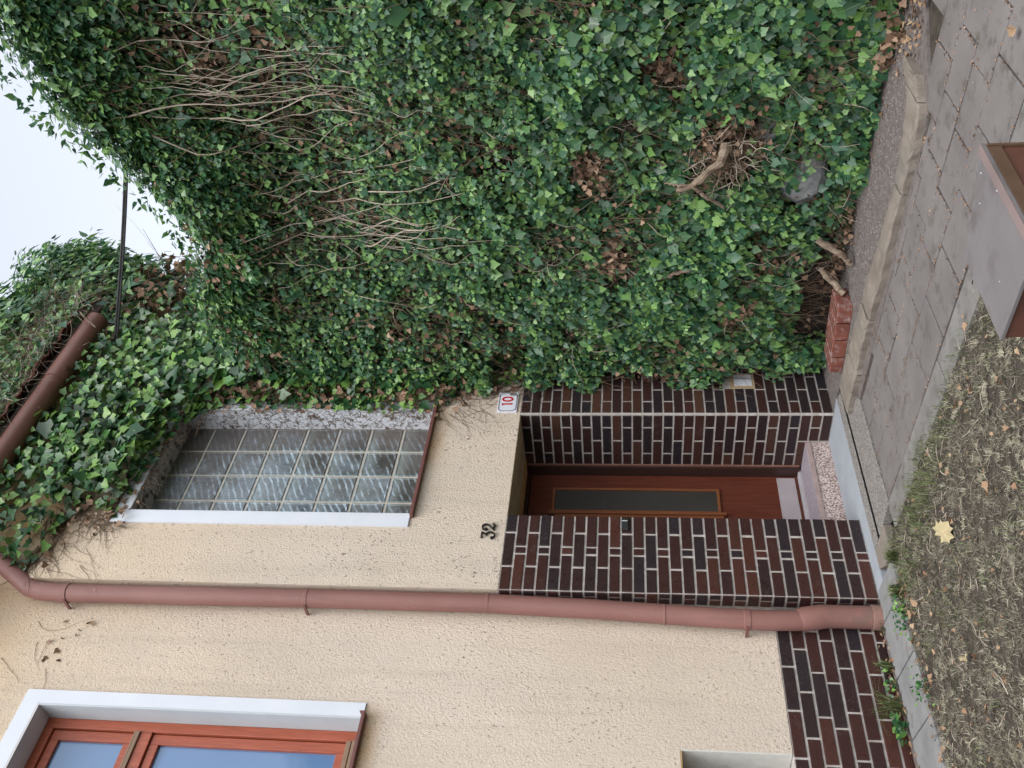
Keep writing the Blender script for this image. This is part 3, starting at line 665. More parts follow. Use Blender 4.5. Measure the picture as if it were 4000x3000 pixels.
# ---- eaves, gutter and roof edge
MB().box(3.3, 6.28, Y1-.10, Y1-.0005, 6.10, 6.29).build('eaves_board', M_['stucco'], house)
gt = MB().tube([(3.2, 4.66, 6.255), (5.40, 4.66, 6.258)], .092, 20).build('gutter', M_['gutter'], house, 0, True)
MB().tube([(5.38, 4.66, 6.258), (6.22, 4.66, 6.262)], [.098, .098], 20).build('gutter_end', M_['gutter'], gt, 0, True)
roof = MB().add([(2.9, 4.60, 6.36), (6.40, 4.60, 6.36), (6.40, 7.2, 7.85), (2.9, 7.2, 7.85), (2.9, 4.62, 6.28), (6.40, 4.62, 6.28), (6.40, 7.2, 7.75), (2.9, 7.2, 7.75)], [(0,1,2,3),(4,7,6,5),(0,4,5,1),(1,5,6,2),(2,6,7,3),(3,7,4,0)]).build('roof', M_['gwall'], house)
def tile_mesh():
    v = []; f = []; n = 8; L = .42
    for i in range(n+1):
        x = .245*i/n; z = .032*sin(pi*i/n)**1.2 if i <= n else 0
        v += [(x, 0, z), (x, L, z+L*.57), (x, 0, z-.02), (x, L, z+L*.57-.02)]
    for i in range(n):
        a = i*4; b = a+4; f += [(a, b, b+1, a+1), (a, a+2, b+2, b), (a+2, a+3, b+3, b+2)]
    me = bpy.data.meshes.new('roof_tile'); me.from_pydata(v, [], f); me.materials.append(M_['tile']); return me
TM = tile_mesh()
for k in range(13):
    o = bpy.data.objects.new('roof_tile', TM); COL.objects.link(o); o.parent = roof; o.matrix_parent_inverse = world_of(roof).inverted()
    o.location = (3.0+k*.236, 4.555+random.uniform(-.012, .012), 6.40+random.uniform(-.006, .006)); o.rotation_euler = (0, 0, random.uniform(-.03, .03))

# ------------------------------------------------------------------ garden wall under the ivy
def wallprof():
    yz = [(-1.5, -.05), (-1.5, 5.35), (1.6, 5.05), (2.4, 4.85), (3.1, 4.42), (3.7, 4.2), (Y1-.002, 4.2), (Y1-.002, -.05)]; n = len(yz)
    return MB().add([(5.84, y, z) for y, z in yz]+[(6.2, y, z) for y, z in yz], [tuple(range(n)), tuple(range(2*n-1, n-1, -1))]+[(i, n+i, n+(i+1) % n, (i+1) % n) for i in range(n)])
gwall = tag(wallprof().build('garden_wall', M_['gwall']), 'old dark garden wall almost hidden behind the ivy', 'wall')  # real wall, kept dark so its colour carries the shade inside the ivy
def rock(name, c, r, mat, parent=None, seed=0):
    bm = bmesh.new(); bmesh.ops.create_icosphere(bm, subdivisions=3, radius=1)
    rs = np.array([tuple(v.co) for v in bm.verts]); n = .10*vnoise(rs, 1.2, seed) + .04*vnoise(rs, 3, seed+1)
    for v, k in zip(bm.verts, n):
        v.co = Vector((v.co.x*r[0], v.co.y*r[1], v.co.z*r[2]))*(1+k)+Vector(c)
    me = bpy.data.meshes.new(name); bm.to_mesh(me); bm.free(); me.materials.append(M_[mat])
    return link(name, me, parent)
for i, (c, r) in enumerate([((5.66, 3.12, .36), (.12, .22, .16)), ((5.66, 2.72, .16), (.10, .13, .10)), ((5.70, 2.95, .10), (.1, .15, .08)), ((5.68, 2.78, .58), (.1, .12, .10)), ((5.74, 4.1, .42), (.1, .16, .1)), ((5.84, 3.55, 1.5), (.1, .2, .12))]):
    rock('wall_stone', c, r, 'stone', gwall, i)

# ------------------------------------------------------------------ leaves
IVY = np.array([(0, .04), (.18, -.12), (.42, -.06), (.43, .16), (.52, .44), (.30, .58), (0, 1.0), (-.30, .58), (-.52, .44), (-.43, .16), (-.42, -.06), (-.18, -.12)])
IVY_S = np.array([(0, .0), (.34, -.09), (.50, .34), (.25, .60), (0, 1.0), (-.25, .60), (-.50, .34), (-.34, -.09)])
SPEAR = np.array([(0, 0), (.22, .02), (.27, .35), (.12, .75), (0, 1.1), (-.12, .75), (-.27, .35), (-.22, .02)])
def leaf_template(out):
    n = len(out); c = np.array([[0, .32, -.04]]); z = .10*np.abs(out[:, 0]) - .16*np.maximum(out[:, 1]-.3, 0)**1.5
    V = np.concatenate([c, np.c_[out, z]]); T = np.array([(0, 1+i, 1+(i+1) % n) for i in range(n)]); return V, T
TPL = leaf_template(IVY); TPS = leaf_template(IVY_S); TPP = leaf_template(SPEAR)
def unit(a): return a/np.maximum(np.linalg.norm(a, axis=1, keepdims=True), 1e-9)
def place_leaves(P, Nn, tip, size, tpl=TPS, curl=.35):
    V0, T0 = tpl; n = len(P); Nn = unit(Nn); tip = unit(tip - Nn*np.sum(tip*Nn, 1, keepdims=True)); side = np.cross(tip, Nn)
    sx = size*rng.uniform(.85, 1.15, n); cz_ = rng.normal(1, curl, n)
    V = (P[:, None, :] + side[:, None, :]*(V0[None, :, 0, None]*sx[:, None, None]) + tip[:, None, :]*(V0[None, :, 1, None]*size[:, None, None])
         + Nn[:, None, :]*(V0[None, :, 2, None]*(size*cz_)[:, None, None]))
    T = T0[None]+ (np.arange(n)*len(V0))[:, None, None]
    return V.reshape(-1, 3), T.reshape(-1, 3)
def foliage(name, P, Nn, tip, size, mat, parent, tpl=TPS):
    V, T = place_leaves(P, Nn, tip, size, tpl); o = arr_mesh(name, V, T, mat, parent, True); o['kind'] = 'stuff'; return o
def leaf_mesh(mat, nm='leaf'):
    V, T = leaf_template(IVY); me = bpy.data.meshes.new(nm); me.from_pydata([tuple(v) for v in V], [], [tuple(int(i) for i in t) for t in T]); me.materials.append(M_[mat])
    for p in me.polygons: p.use_smooth = True
    return me
def single_leaves(P, Nn, tip, size, meshes, parent):
    Nn = unit(Nn); tip = unit(tip-Nn*np.sum(tip*Nn, 1, keepdims=True)); side = np.cross(tip, Nn); inv = world_of(parent).inverted()
    for i in range(len(P)):
        o = bpy.data.objects.new('leaf', meshes[i % len(meshes)]); COL.objects.link(o); o.parent = parent; o.matrix_parent_inverse = inv
        m = Matrix((Vector(side[i])*size[i], Vector(tip[i])*size[i], Vector(Nn[i])*size[i])).transposed().to_4x4(); m.translation = Vector(P[i]); o.matrix_basis = m
def obj_leaf_mat(name, stops):
    m, t, b = new_mat(name); oi = t.nodes.new('ShaderNodeObjectInfo'); v = coords(t)
    c = ramp(t, oi.outputs['Random'], stops); c = mix(t, ramp(t, noise(t, v, 55, 4, .6), [(.35, (0, 0, 0)), (.8, (.3, .3, .3))]), c, stops[0][1])
    tc = t.nodes.new('ShaderNodeTexCoord'); sx = t.nodes.new('ShaderNodeSeparateXYZ'); t.links.new(tc.outputs['Object'], sx.inputs[0])
    ab = N(t, 'ShaderNodeMath', operation='ABSOLUTE'); t.links.new(sx.outputs[0], ab.inputs[0])
    vein = ramp(t, ab.outputs[0], [(.012, (.5, .5, .5)), (.035, (0, 0, 0))]); c = mix(t, vein, c, (.16, .26, .12))
    t.links.new(c, b.inputs['Base Color']); b.inputs['Roughness'].default_value = .36; b.inputs['Specular IOR Level'].default_value = .5
    bump(t, b, noise(t, v, 70, 3, .5), .3, .004); return m
M_['one_green'] = obj_leaf_mat('ivy_leaf_near', [(0, (.010, .045, .018)), (.4, (.022, .085, .026)), (.75, (.045, .135, .034)), (.92, (.10, .22, .045)), (1, (.16, .30, .06))])
M_['one_bright'] = obj_leaf_mat('ivy_leaf_big', [(0, (.020, .075, .020)), (.4, (.045, .140, .030)), (.75, (.085, .21, .045)), (1, (.19, .34, .07))])

# ---- ivy over the garden wall
bY = [-1, 1.86, 2.04, 2.27, 2.5, 2.86, 3.77, 4.27, 4.9]; bX = [5.0, 5.25, 5.29, 5.40, 5.52, 5.62, 5.65, 5.76, 5.78]
cY = [-1.2, 1.6, 2.04, 2.4, 2.72, 2.84, 3.1, 3.33, 3.52, 3.75, 4.1, 4.9]; cZ = [5.9, 5.5, 5.40, 5.27, 5.06, 5.0, 4.83, 4.73, 4.64, 4.72, 4.75, 4.75]
def ivyX(Y, Z, P):
    xb = np.interp(Y, bY, bX); up = 5.50 + .03*np.sin(Y*3)
    k = np.clip(Z/.9, 0, 1); x = xb*(1-k)+up*k
    zc = np.interp(Y, cY, cZ)
    rec = np.exp(-((Z-(zc-1.35))/.55)**2)*.17*np.clip((3.2-Y)/.6, 0, 1)            # hollow with bare stems
    rec2 = np.exp(-((Z-3.5)/.55)**2-((Y-3.3)/.35)**2)*.16
    bul = np.exp(-((Z-(zc-.30))/.32)**2)*.17*np.clip((3.9-Y)/.8, 0, 1)             # overhanging crest
    return x + rec + rec2 - bul + .06*vnoise(P, 1.3, 3) + .045*vnoise(P, 3.0, 5)
def hole(Y, Z):
    """how bare the ivy is at (Y,Z): 1 = no leaves"""
    h = np.zeros(len(Y))
    for (y, z, ry, rz, s) in HOLES:
        ry, rz = ry*1.38, rz*1.38
        h = np.maximum(h, s*np.exp(-(((Y-y)/ry)**2+((Z-z)/rz)**2)**1.5))
    return h
HOLES = [(2.28, 1.31, .14, .16, .95), (2.35, 1.22, .12, .14, .9), (2.95, 1.78, .11, .11, .97), (2.75, .93, .16, .16, .97), (2.80, .76, .20, .16, .95), (2.95, .85, .18, .16, .9), (3.13, .37, .20, .15, 1.0), (3.0, 1.05, .14, .10, .85),
         (3.67, .59, .22, .14, .75), (3.8, .1, .25, .14, .9), (3.45, .16, .2, .10, .8), (4.1, .78, .16, .12, .8), (3.62, 1.62, .24, .09, .95), (3.55, 2.1, .18, .10, .7), (2.62, 1.55, .14, .08, .8), (2.9, 2.35, .16, .10, .8),
         (2.0, 4.3, .34, .36, .84), (2.25, 4.35, .25, .38, .88), (2.1, 3.85, .38, .28, .70), (2.2, 3.3, .26, .25, .5), (2.55, 3.9, .25, .4, .45), (3.25, 3.45, .34, .5, .55), (3.55, 4.1, .3, .4, .55), (3.6, 3.3, .25, .5, .4), (4.2, 2.9, .3, .3, .35), (2.5, .45, .12, .16, .7), (2.75, .3, .14, .12, .8), (4.3, 1.95, .2, .1, .5)]
ivy = empty('ivy_hedge', (5.7, 2.9, 0), 'tall dense ivy curtain over the garden wall to the right of the doorway', 'ivy')
n = 225000
Y = rng.uniform(-1.2, 4.86, n); Yk = rng.random(n) < np.where(Y < 1.25, .35, 1.0); Y = Y[Yk]
Z = rng.random(len(Y))*5.95; keep = Z < np.interp(Y, cY, cZ)+rng.normal(0, .045, len(Y)); Y, Z = Y[keep], Z[keep]
P = np.c_[np.full(len(Y), 5.5), Y, Z]
hl = hole(Y, Z); cl = vnoise(P, 2.6, 8)*.5 + vnoise(P, 6.5, 9)*.3
keep = rng.random(len(Y)) < (1-hl)*np.clip(.95+.75*cl, .12, 1)
keep &= Y < 4.80+.06*np.sin(Z*7.3)+.05*np.sin(Z*17+1)+rng.normal(0, .02, len(Y))
keep &= ~((Y > 3.82) & (Y < 4.55) & (Z < .30))
keep &= ~((Y > 4.5) & (Z > 2.32) & (Z < 2.62))
Y, Z, P, cl = Y[keep], Z[keep], P[keep], cl[keep]
dep = rng.gamma(1.8, .040, len(Y)) - .03
P[:, 0] = ivyX(Y, Z, P) + dep*1.6 - .03 - .10*np.clip(cl, -.5, 1)
zc = np.interp(Y, cY, cZ); top = np.clip((Z-(zc-.55))/.5, 0, 1)
# crest rounds over backwards
P[:, 0] += top**2*rng.uniform(0, .75, len(Y))
Nn = np.c_[-np.ones(len(Y)), np.zeros(len(Y))-.15, .25+.9*top] + rng.normal(0, .42, (len(Y), 3))
tip = np.c_[-.25-.3*top, np.zeros(len(Y)), -np.ones(len(Y))] + rng.normal(0, .42, (len(Y), 3))*(1+.8*top[:, None])
sz = np.interp(Z, [0, 1.2, 2.4, 3.2, 4.3, 5.2], [.046, .043, .037, .033, .035, .041])*np.interp(Y, [1.2, 2.4, 4.5], [1.12, 1.0, .98])*rng.lognormal(-.05, .30, len(Y))
foliage('foliage', P, Nn, tip, sz, M_['lgreen'], ivy)
print('ivy leaves', len(P))
n = 26000; Y = rng.uniform(-1.2, 4.3, n); k = rng.random(n) < np.where(Y < 1.2, .4, 1); Y = Y[k]; zc = np.interp(Y, cY, cZ); u = rng.random(len(Y))
Z = zc+.02-(.95-.45*np.clip((Y-2.8)/.8, 0, 1))*u; P = np.c_[np.full(len(Y), 5.5), Y, Z]; top = np.clip(1-u*1.6, 0, 1)
P[:, 0] = ivyX(Y, Z, P)-.05+rng.gamma(1.5, .04, len(Y))+top**2*rng.uniform(0, .5, len(Y)); P[:, 2] += rng.normal(0, .035, len(Y))*top; m = len(Y)
foliage('foliage', P, np.c_[-np.full(m, .7), np.full(m, -.1), .35+.8*top]+rng.normal(0, .5, (m, 3)), np.c_[np.full(m, -.8), np.full(m, .25), -.75+.3*top]+rng.normal(0, .55, (m, 3)), .052*rng.lognormal(-.05, .28, m), M_['lcrest_lit'], ivy, TPP)
n = 16000; Y = rng.uniform(-1.0, 4.6, n); zc = np.interp(Y, cY, cZ); Z = zc-.12-rng.uniform(0, 1.0, n); P = np.c_[np.full(n, 5.5), Y, Z]; P[:, 0] = ivyX(Y, Z, P)+rng.uniform(.1, .5, n); k = hole(Y, Z) < rng.random(n)+.1; P = P[k]; m = len(P)
foliage('foliage', P, np.c_[-np.ones(m), np.zeros(m), np.full(m, .3)]+rng.normal(0, .4, (m, 3)), np.c_[np.zeros(m), np.zeros(m), -np.ones(m)]+rng.normal(0, .4, (m, 3)), .075*rng.lognormal(-.05, .25, m), M_['lgreen'], ivy)
# the biggest nearest leaves one by one
n = 300; Y = rng.uniform(1.25, 3.9, n); Z = rng.uniform(.15, 2.7, n); P = np.c_[np.full(n, 5.5), Y, Z]; k = hole(Y, Z) < .12
Y, Z, P = Y[k], Z[k], P[k]; P[:, 0] = ivyX(Y, Z, P)-.075
single_leaves(P, np.c_[-np.ones(len(Y)), np.zeros(len(Y))-.2, np.full(len(Y), .3)]+rng.normal(0, .28, (len(Y), 3)), np.c_[np.zeros(len(Y))-.2, np.zeros(len(Y)), -np.ones(len(Y))]+rng.normal(0, .35, (len(Y), 3)), rng.uniform(.055, .085, len(Y)), [leaf_mesh('one_green')], ivy)
n = 650; Y = rng.uniform(-.8, 4.2, n); zc = np.interp(Y, cY, cZ); P = np.c_[np.full(n, 5.5), Y, zc-.05]; P[:, 0] = ivyX(Y, zc-.1, P)-rng.uniform(0, .12, n); P[:, 2] = zc+rng.exponential(.022, n)-.02
foliage('foliage', P, rng.normal(0, 1, (n, 3))+[-.6, 0, .4], np.c_[-np.full(n, .6), np.full(n, .5), np.full(n, .1)]+rng.normal(0, .6, (n, 3)), .05*rng.lognormal(-.05, .25, n), M_['lcrest_lit'], ivy, TPP)
# dead leaves caught in the bare patches
def dead(centres, n_each, name, parent, X=None):
    Ps = []
    for (y, z, ry, rz, k) in centres:
        m = int(n_each*k); Ps.append(np.c_[np.zeros(m), rng.normal(y, ry*.55, m), np.maximum(rng.normal(z, rz*.55, m), .02)])
    P = np.concatenate(Ps); P[:, 0] = ivyX(P[:, 1], P[:, 2], P)+rng.uniform(-.07, .08, len(P))
    return foliage(name, P, np.c_[-np.ones(len(P)), np.zeros(len(P)), np.zeros(len(P))]+rng.normal(0, .7, (len(P), 3)), rng.normal(0, 1, (len(P), 3))-[0, 0, .4], rng.uniform(.022, .05, len(P)), M_['ldead'], parent)
dead([(2.28, 1.31, .14, .16, 1.3), (2.95, 1.78, .11, .11, 1.5), (2.75, .93, .16, .16, .8), (2.9, .78, .2, .18, .9), (3.13, .3, .25, .15, .3), (3.67, .59, .25, .14, 1), (3.8, .06, .35, .05, 1), (3.2, .05, .5, .04, .8), (2.2, .06, .35, .05, 1.2), (4.1, .78, .16, .12, .8), (3.62, 1.62, .2, .08, .7), (2.05, 4.4, .35, .3, 1.4), (2.1, 3.9, .3, .3, .8), (3.6, 4.4, .35, .25, 1.6), (3.3, 3.6, .4, .5, 1.0), (4.0, 4.45, .5, .3, 1.8), (4.4, 3.2, .4, 1.4, 1.6), (3.0, 2.4, .6, .6, .6)], 135, 'dead_foliage', ivy)
m = 2600; P = np.c_[np.zeros(m), rng.uniform(1.0, 4.8, m), rng.uniform(.05, 4.7, m)]; P[:, 0] = ivyX(P[:, 1], P[:, 2], P)+rng.uniform(-.05, .1, m)
foliage('dead_foliage', P, np.c_[-np.ones(m), np.zeros(m), np.zeros(m)]+rng.normal(0, .7, (m, 3)), rng.normal(0, 1, (m, 3)), rng.uniform(.02, .045, m), M_['ldead'], ivy)
# brush of fine brown twigs behind the leaves
def twig_arr(P0, D, L, r, bend=.3, seg=4, n=3):
    """bundles of thin curved prisms, returned as arrays"""
    m = len(P0); D = unit(D); A = unit(np.cross(D, rng.normal(size=(m, 3)))); B = np.cross(D, A); pts = []
    b1 = rng.normal(0, bend, m); b2 = rng.normal(0, bend, m)
    Vs = []
    for i in range(seg+1):
        s = i/seg; c = P0 + D*(L*s)[:, None] + A*(b1*L*s*s)[:, None] + B*(b2*L*np.sin(pi*s)*.4)[:, None]
        rr = r*(1-.6*s)
        for k in range(n): Vs.append(c + (A*cos(2*pi*k/n)+B*sin(2*pi*k/n))*rr[:, None])
    V = np.stack(Vs, 1); T = []
    for i in range(seg):
        for k in range(n):
            a, b, c_, d = i*n+k, i*n+(k+1) % n, (i+1)*n+(k+1) % n, (i+1)*n+k; T += [(a, b, c_), (a, c_, d)]
    T = np.array(T)[None]+(np.arange(m)*V.shape[1])[:, None, None]
    return V.reshape(-1, 3), T.reshape(-1, 3)
m = 5200; P = np.c_[np.zeros(m), rng.uniform(.9, 4.85, m), rng.uniform(.02, 5.0, m)]; k = P[:, 2] < np.interp(P[:, 1], cY, cZ)-.15; P = P[k]; m = len(P)
P[:, 0] = ivyX(P[:, 1], P[:, 2], P)+rng.uniform(.0, .14, m)
V, T = twig_arr(P, np.c_[rng.normal(0, .3, m), rng.normal(0, .45, m), -np.ones(m)], rng.uniform(.12, .45, m), rng.uniform(.0016, .004, m))
o = arr_mesh('twigs', V, T, M_['twig'], ivy); o['kind'] = 'stuff'
HH = np.array([h[:4] for h in HOLES]); m = 2600; ii = rng.integers(0, len(HH), m); P = np.c_[np.zeros(m), HH[ii, 0]+rng.normal(0, .7, m)*HH[ii, 2], np.maximum(HH[ii, 1]+rng.normal(0, .7, m)*HH[ii, 3], .02)]
P[:, 0] = ivyX(P[:, 1], P[:, 2], P)+rng.uniform(-.05, .06, m)
for mat_, sl_ in (('twig', slice(0, None, 2)), ('twig_pale', slice(1, None, 4))):
    q_ = P[sl_]; m = len(q_); V, T = twig_arr(q_, np.c_[rng.normal(0, .35, m), rng.normal(0, .8, m), rng.normal(-.5, .8, m)], rng.uniform(.06, .26, m), rng.uniform(.001, .003, m), .6)
    o = arr_mesh('twigs', V, T, M_[mat_], ivy); o['kind'] = 'stuff'
# long pale bare stems hanging under the crest
tmb = 0
def hang(y, z, L, r, sway, fwdx, drift=0, mat='twig_pale', off=-.06):
    pts = []; rs = []; n = 9; p1 = random.uniform(0, 6); p2 = random.uniform(0, 6)
    for i in range(n):
        s = i/(n-1); zz = z-L*s; yy = y+drift*s+sway*sin(p1+s*3.2)*.5+sway*.3*sin(p2+s*8)
        a = np.array([[5.5, yy, zz]]); x = float(ivyX(np.array([yy]), np.array([zz]), a)[0])+off-fwdx*sin(pi*s)
        pts.append((x, yy, zz)); rs.append(r*(1-.55*s))
    MB().tube(pts, rs, 5).build('stem', M_[mat], ivy, 0, True)
for k in range(40):
    y = random.gauss(2.14, .26); hang(y, random.uniform(4.0, 4.75), random.uniform(.4, 1.5), random.choice((.0022, .0028, .0035, .0045, .006)), random.uniform(.02, .09), random.uniform(.0, .12), random.uniform(-.22, .34), 'twig_pale', random.uniform(-.10, .05))
for k in range(60):
    y = random.gauss(2.25, .35); hang(y, random.uniform(3.3, 4.75), random.uniform(.3, .9), random.uniform(.0015, .003), random.uniform(.05, .2), random.uniform(.0, .1), random.uniform(-.35, .4), random.choice(('twig_pale', 'twig')), random.uniform(-.08, .05))
for k in range(34):
    y = random.gauss(3.35, .24); hang(y, random.uniform(3.3, 4.3), random.uniform(.4, 1.3), random.choice((.0025, .0032, .0042, .0055)), random.uniform(.04, .14), random.uniform(0, .08), random.uniform(-.25, .25), 'twig_pale', random.uniform(-.09, .03))
for k in range(50):
    y = random.gauss(3.4, .34); hang(y, random.uniform(2.9, 4.5), random.uniform(.25, .7), random.uniform(.0014, .0026), random.uniform(.05, .18), random.uniform(0, .06), random.uniform(-.35, .3), random.choice(('twig_pale', 'twig')), random.uniform(-.07, .03))
for k in range(70):
    y = random.uniform(1.6, 4.5); hang(y, random.uniform(1.5, 3.8), random.uniform(.12, .5), random.uniform(.0018, .004), .08, random.uniform(0, .03), random.uniform(-.25, .3), 'twig_pale', random.uniform(-.05, .06))
for k in range(16):
    y = random.uniform(2.0, 4.3); hang(y, random.uniform(.4, 1.8), random.uniform(.12, .3), random.uniform(.002, .0045), .06, random.uniform(0, .03), random.uniform(-.3, .3), 'twig_pale', random.uniform(-.05, .03))
# thick sawn stubs of old trunk
def stub(pts, r0, r1, nm='trunk'):
    pts = [Vector(p) for p in pts]; P = []; R = []
    n = 12
    for i in range(n+1):
        s = i/n*(len(pts)-1); k = min(int(s), len(pts)-2); f = s-k; q = pts[k].lerp(pts[k+1], f)
        P.append(q+Vector((random.uniform(-.006, .006), random.uniform(-.006, .006), random.uniform(-.006, .006)))); R.append((r0+(r1-r0)*i/n)*random.uniform(.85, 1.18))
    MB().tube(P, R, 9).build(nm, M_['bark'], ivy, 0, True)
stub([(5.42, 3.06, 1.20), (5.38, 3.01, 1.10), (5.36, 2.93, 1.03), (5.38, 2.86, .94), (5.46, 2.77, .90)], .020, .034)
stub([(5.36, 3.00, 1.10), (5.36, 3.10, 1.0), (5.38, 3.18, .89)], .018, .008)
stub([(5.38, 3.02, 1.09), (5.40, 3.0, 1.28)], .010, .006)
stub([(5.50, 3.80, 1.72), (5.52, 3.62, 1.66), (5.56, 3.45, 1.60)], .04, .045)
stub([(5.40, 3.74, 1.30), (5.41, 3.70, 1.15), (5.40, 3.66, 1.03)], .016, .013)
stub([(5.50, 3.52, .24), (5.42, 3.60, .08), (5.38, 3.64, .03)], .024, .018)
stub([(5.52, 3.76, .20), (5.44, 3.84, .10), (5.38, 3.88, .045)], .02, .022)
for k in range(46):   # a snarl of rootlets round the big stub
    a = random.uniform(0, 6.28); c = Vector((5.44, 2.9+random.gauss(0, .10), .86+random.gauss(0, .14)))
    pts = [c]; d = Vector((random.gauss(-.2, .3), cos(a), sin(a))).normalized()
    for i in range(4): d = (d+Vector((random.gauss(0, .35), random.gauss(0, .5), random.gauss(0, .5)))).normalized(); pts.append(pts[-1]+d*.05)
    MB().tube(pts, [.004, .0038, .003, .0024, .0015], 4).build('rootlet', M_['twig_pale'] if k % 2 else M_['bark'], ivy, 0, True)

# ---- ivy over the house front
FP = [(5.83, -.02), (5.83, .13), (5.73, 1.0), (5.66, 1.73), (5.53, 2.17), (5.53, 2.35), (5.52, 2.62), (5.46, 2.80), (5.25, 3.03), (5.20, 3.23), (5.23, 3.91), (5.27, 4.47), (5.27, 4.8), (5.14, 5.06), (4.87, 5.13), (4.60, 5.18), (4.36, 5.20), (4.19, 5.22), (4.05, 5.26), (4.18, 5.40), (4.20, 5.50), (4.04, 5.63), (3.80, 5.60), (3.63, 5.66), (3.6, 5.9), (3.7, 6.2), (6.34, 6.22), (6.34, -.02)]
FPa = np.array(FP)
def inside(x, z):
    c = np.zeros(len(x), bool); n = len(FPa)
    for i in range(n):
        x1, z1 = FPa[i]; x2, z2 = FPa[i-1]
        t = ((z1 > z) != (z2 > z)) & (x < (x2-x1)*(z-z1)/(z2-z1+1e-12)+x1); c ^= t
    return c
def edge_dist(x, z):
    d = np.full(len(x), 9.)
    for i in range(1, 25):
        a = FPa[i-1]; b = FPa[i]; ab = b-a; t = np.clip(((x-a[0])*ab[0]+(z-a[1])*ab[1])/(ab@ab), 0, 1)
        d = np.minimum(d, np.hypot(x-a[0]-t*ab[0], z-a[1]-t*ab[1]))
    return d
ivyf = empty('climbing_ivy', (5.9, Y1, 0), 'glossy large-leaved ivy climbing the house front beside and above the glass block window', 'ivy')
n = 27000; X = rng.uniform(3.6, 6.3, n); Z = rng.uniform(0, 6.2, n); k = inside(X, Z)
k &= rng.random(n) < np.where(Z > 4.5, np.where(Z < 5.9, .80, .5), 1.0); X, Z = X[k], Z[k]
ed = edge_dist(X, Z); P = np.c_[X, np.zeros(len(X)), Z]; cl = vnoise(P, 3.0, 14)*.6
left = np.clip((4.6-X)/.8, 0, 1)*(Z > 5)
k = rng.random(len(X)) < np.clip(.30+ed*5+.2*cl, .05, 1)*np.where(left > 0, 1-.55*left, 1); X, Z, ed, P, cl = X[k], Z[k], ed[k], P[k], cl[k]
thick = np.clip(ed*1.5, .02, .22)
P[:, 1] = Y1-.018-rng.uniform(0, 1, len(X))*thick-.03*np.clip(cl, 0, 1)
m = len(X)
foliage('foliage', P, np.c_[np.full(m, -.35), -np.ones(m), np.full(m, .35)]+rng.normal(0, .40, (m, 3)), np.c_[np.zeros(m), np.full(m, -.25), -np.ones(m)]+rng.normal(0, .45, (m, 3)),
        np.interp(Z, [0, 3, 4.4, 5], [.048, .050, .060, .067])*rng.lognormal(-.08, .28, m), M_['lbright'], ivyf, TPS)
n = 200; X = rng.uniform(4.2, 6.2, n); Z = rng.uniform(4.55, 6.0, n); k = inside(X, Z) & (edge_dist(X, Z) > .06); X, Z = X[k], Z[k]; m = len(X)
P = np.c_[X, Y1-.16-rng.uniform(0, .08, m), Z]
single_leaves(P, np.c_[np.full(m, -.35), -np.ones(m), np.full(m, .4)]+rng.normal(0, .28, (m, 3)), np.c_[np.zeros(m), np.full(m, -.2), -np.ones(m)]+rng.normal(0, .4, (m, 3)), rng.uniform(.070, .098, m), [leaf_mesh('one_bright')], ivyf)
# dead leaves along its edge
n = 6000; X = rng.uniform(3.6, 5.95, n); Z = rng.uniform(.0, 5.7, n); ed = edge_dist(X, Z); k = (ed < .13) & (rng.random(n) < .8) & ((Z > 2.2) | (X > 5.55)); k &= ~((X > 4.17) & (X < 5.22) & (Z > 3.1) & (Z < 5.1)); X, Z = X[k], Z[k]; m = len(X)
foliage('dead_foliage', np.c_[X, Y1-.012-rng.uniform(0, .05, m), Z], np.c_[np.zeros(m), -np.ones(m), np.zeros(m)]+rng.normal(0, .6, (m, 3)), rng.normal(0, 1, (m, 3)), rng.uniform(.02, .055, m), M_['ldead'], ivyf)
m = 420; Z = rng.uniform(2.65, 5.15, m); X = np.interp(Z, [2.6, 2.8, 3.03, 3.23, 3.91, 4.5, 5.1], [5.50, 5.47, 5.30, 5.27, 5.30, 5.33, 5.25])+rng.gamma(1.5, .07, m)
foliage('dead_foliage', np.c_[X, Y1-.05-rng.uniform(0, .10, m), Z], np.c_[np.full(m, -.3), -np.ones(m), np.zeros(m)]+rng.normal(0, .6, (m, 3)), rng.normal(0, 1, (m, 3)), rng.uniform(.03, .065, m), M_['ldead'], ivyf)
# runners and rootlets clinging to render, reveal and plaster
def runner(x, z, a, L, r, Yp=Y1-.006, mat='twig', curl=.25, nm='root'):
    pts = [(x, Yp, z)]; n = max(4, int(L/.03))
    for i in range(n):
        a += random.gauss(0, curl); x += cos(a)*L/n; z += sin(a)*L/n; pts.append((x, Yp+random.uniform(-.002, .002), z))
    return pts, [r*(1-.7*i/n) for i in range(n+1)]
rb = MB()
for k in range(560):
    i = random.randint(4, 22); a, b = FPa[i], FPa[i+1]; t = random.random(); x = a[0]+(b[0]-a[0])*t; z = a[1]+(b[1]-a[1])*t
    ang = math.atan2(b[1]-a[1], b[0]-a[0]) + random.gauss(.45, .5) + (pi if random.random() < .3 else 0)
    x += random.uniform(-.05, .1); z += random.uniform(-.03, .08)
    if 4.18 < x < 5.24 and 3.06 < z < 5.12: continue
    p, r = runner(x, z, ang, random.uniform(.08, .35), random.uniform(.0015, .004)); rb.tube(p, r, 3, False)
o = rb.build('rootlets', M_['twig'], ivyf); o['kind'] = 'stuff'
rb = MB()
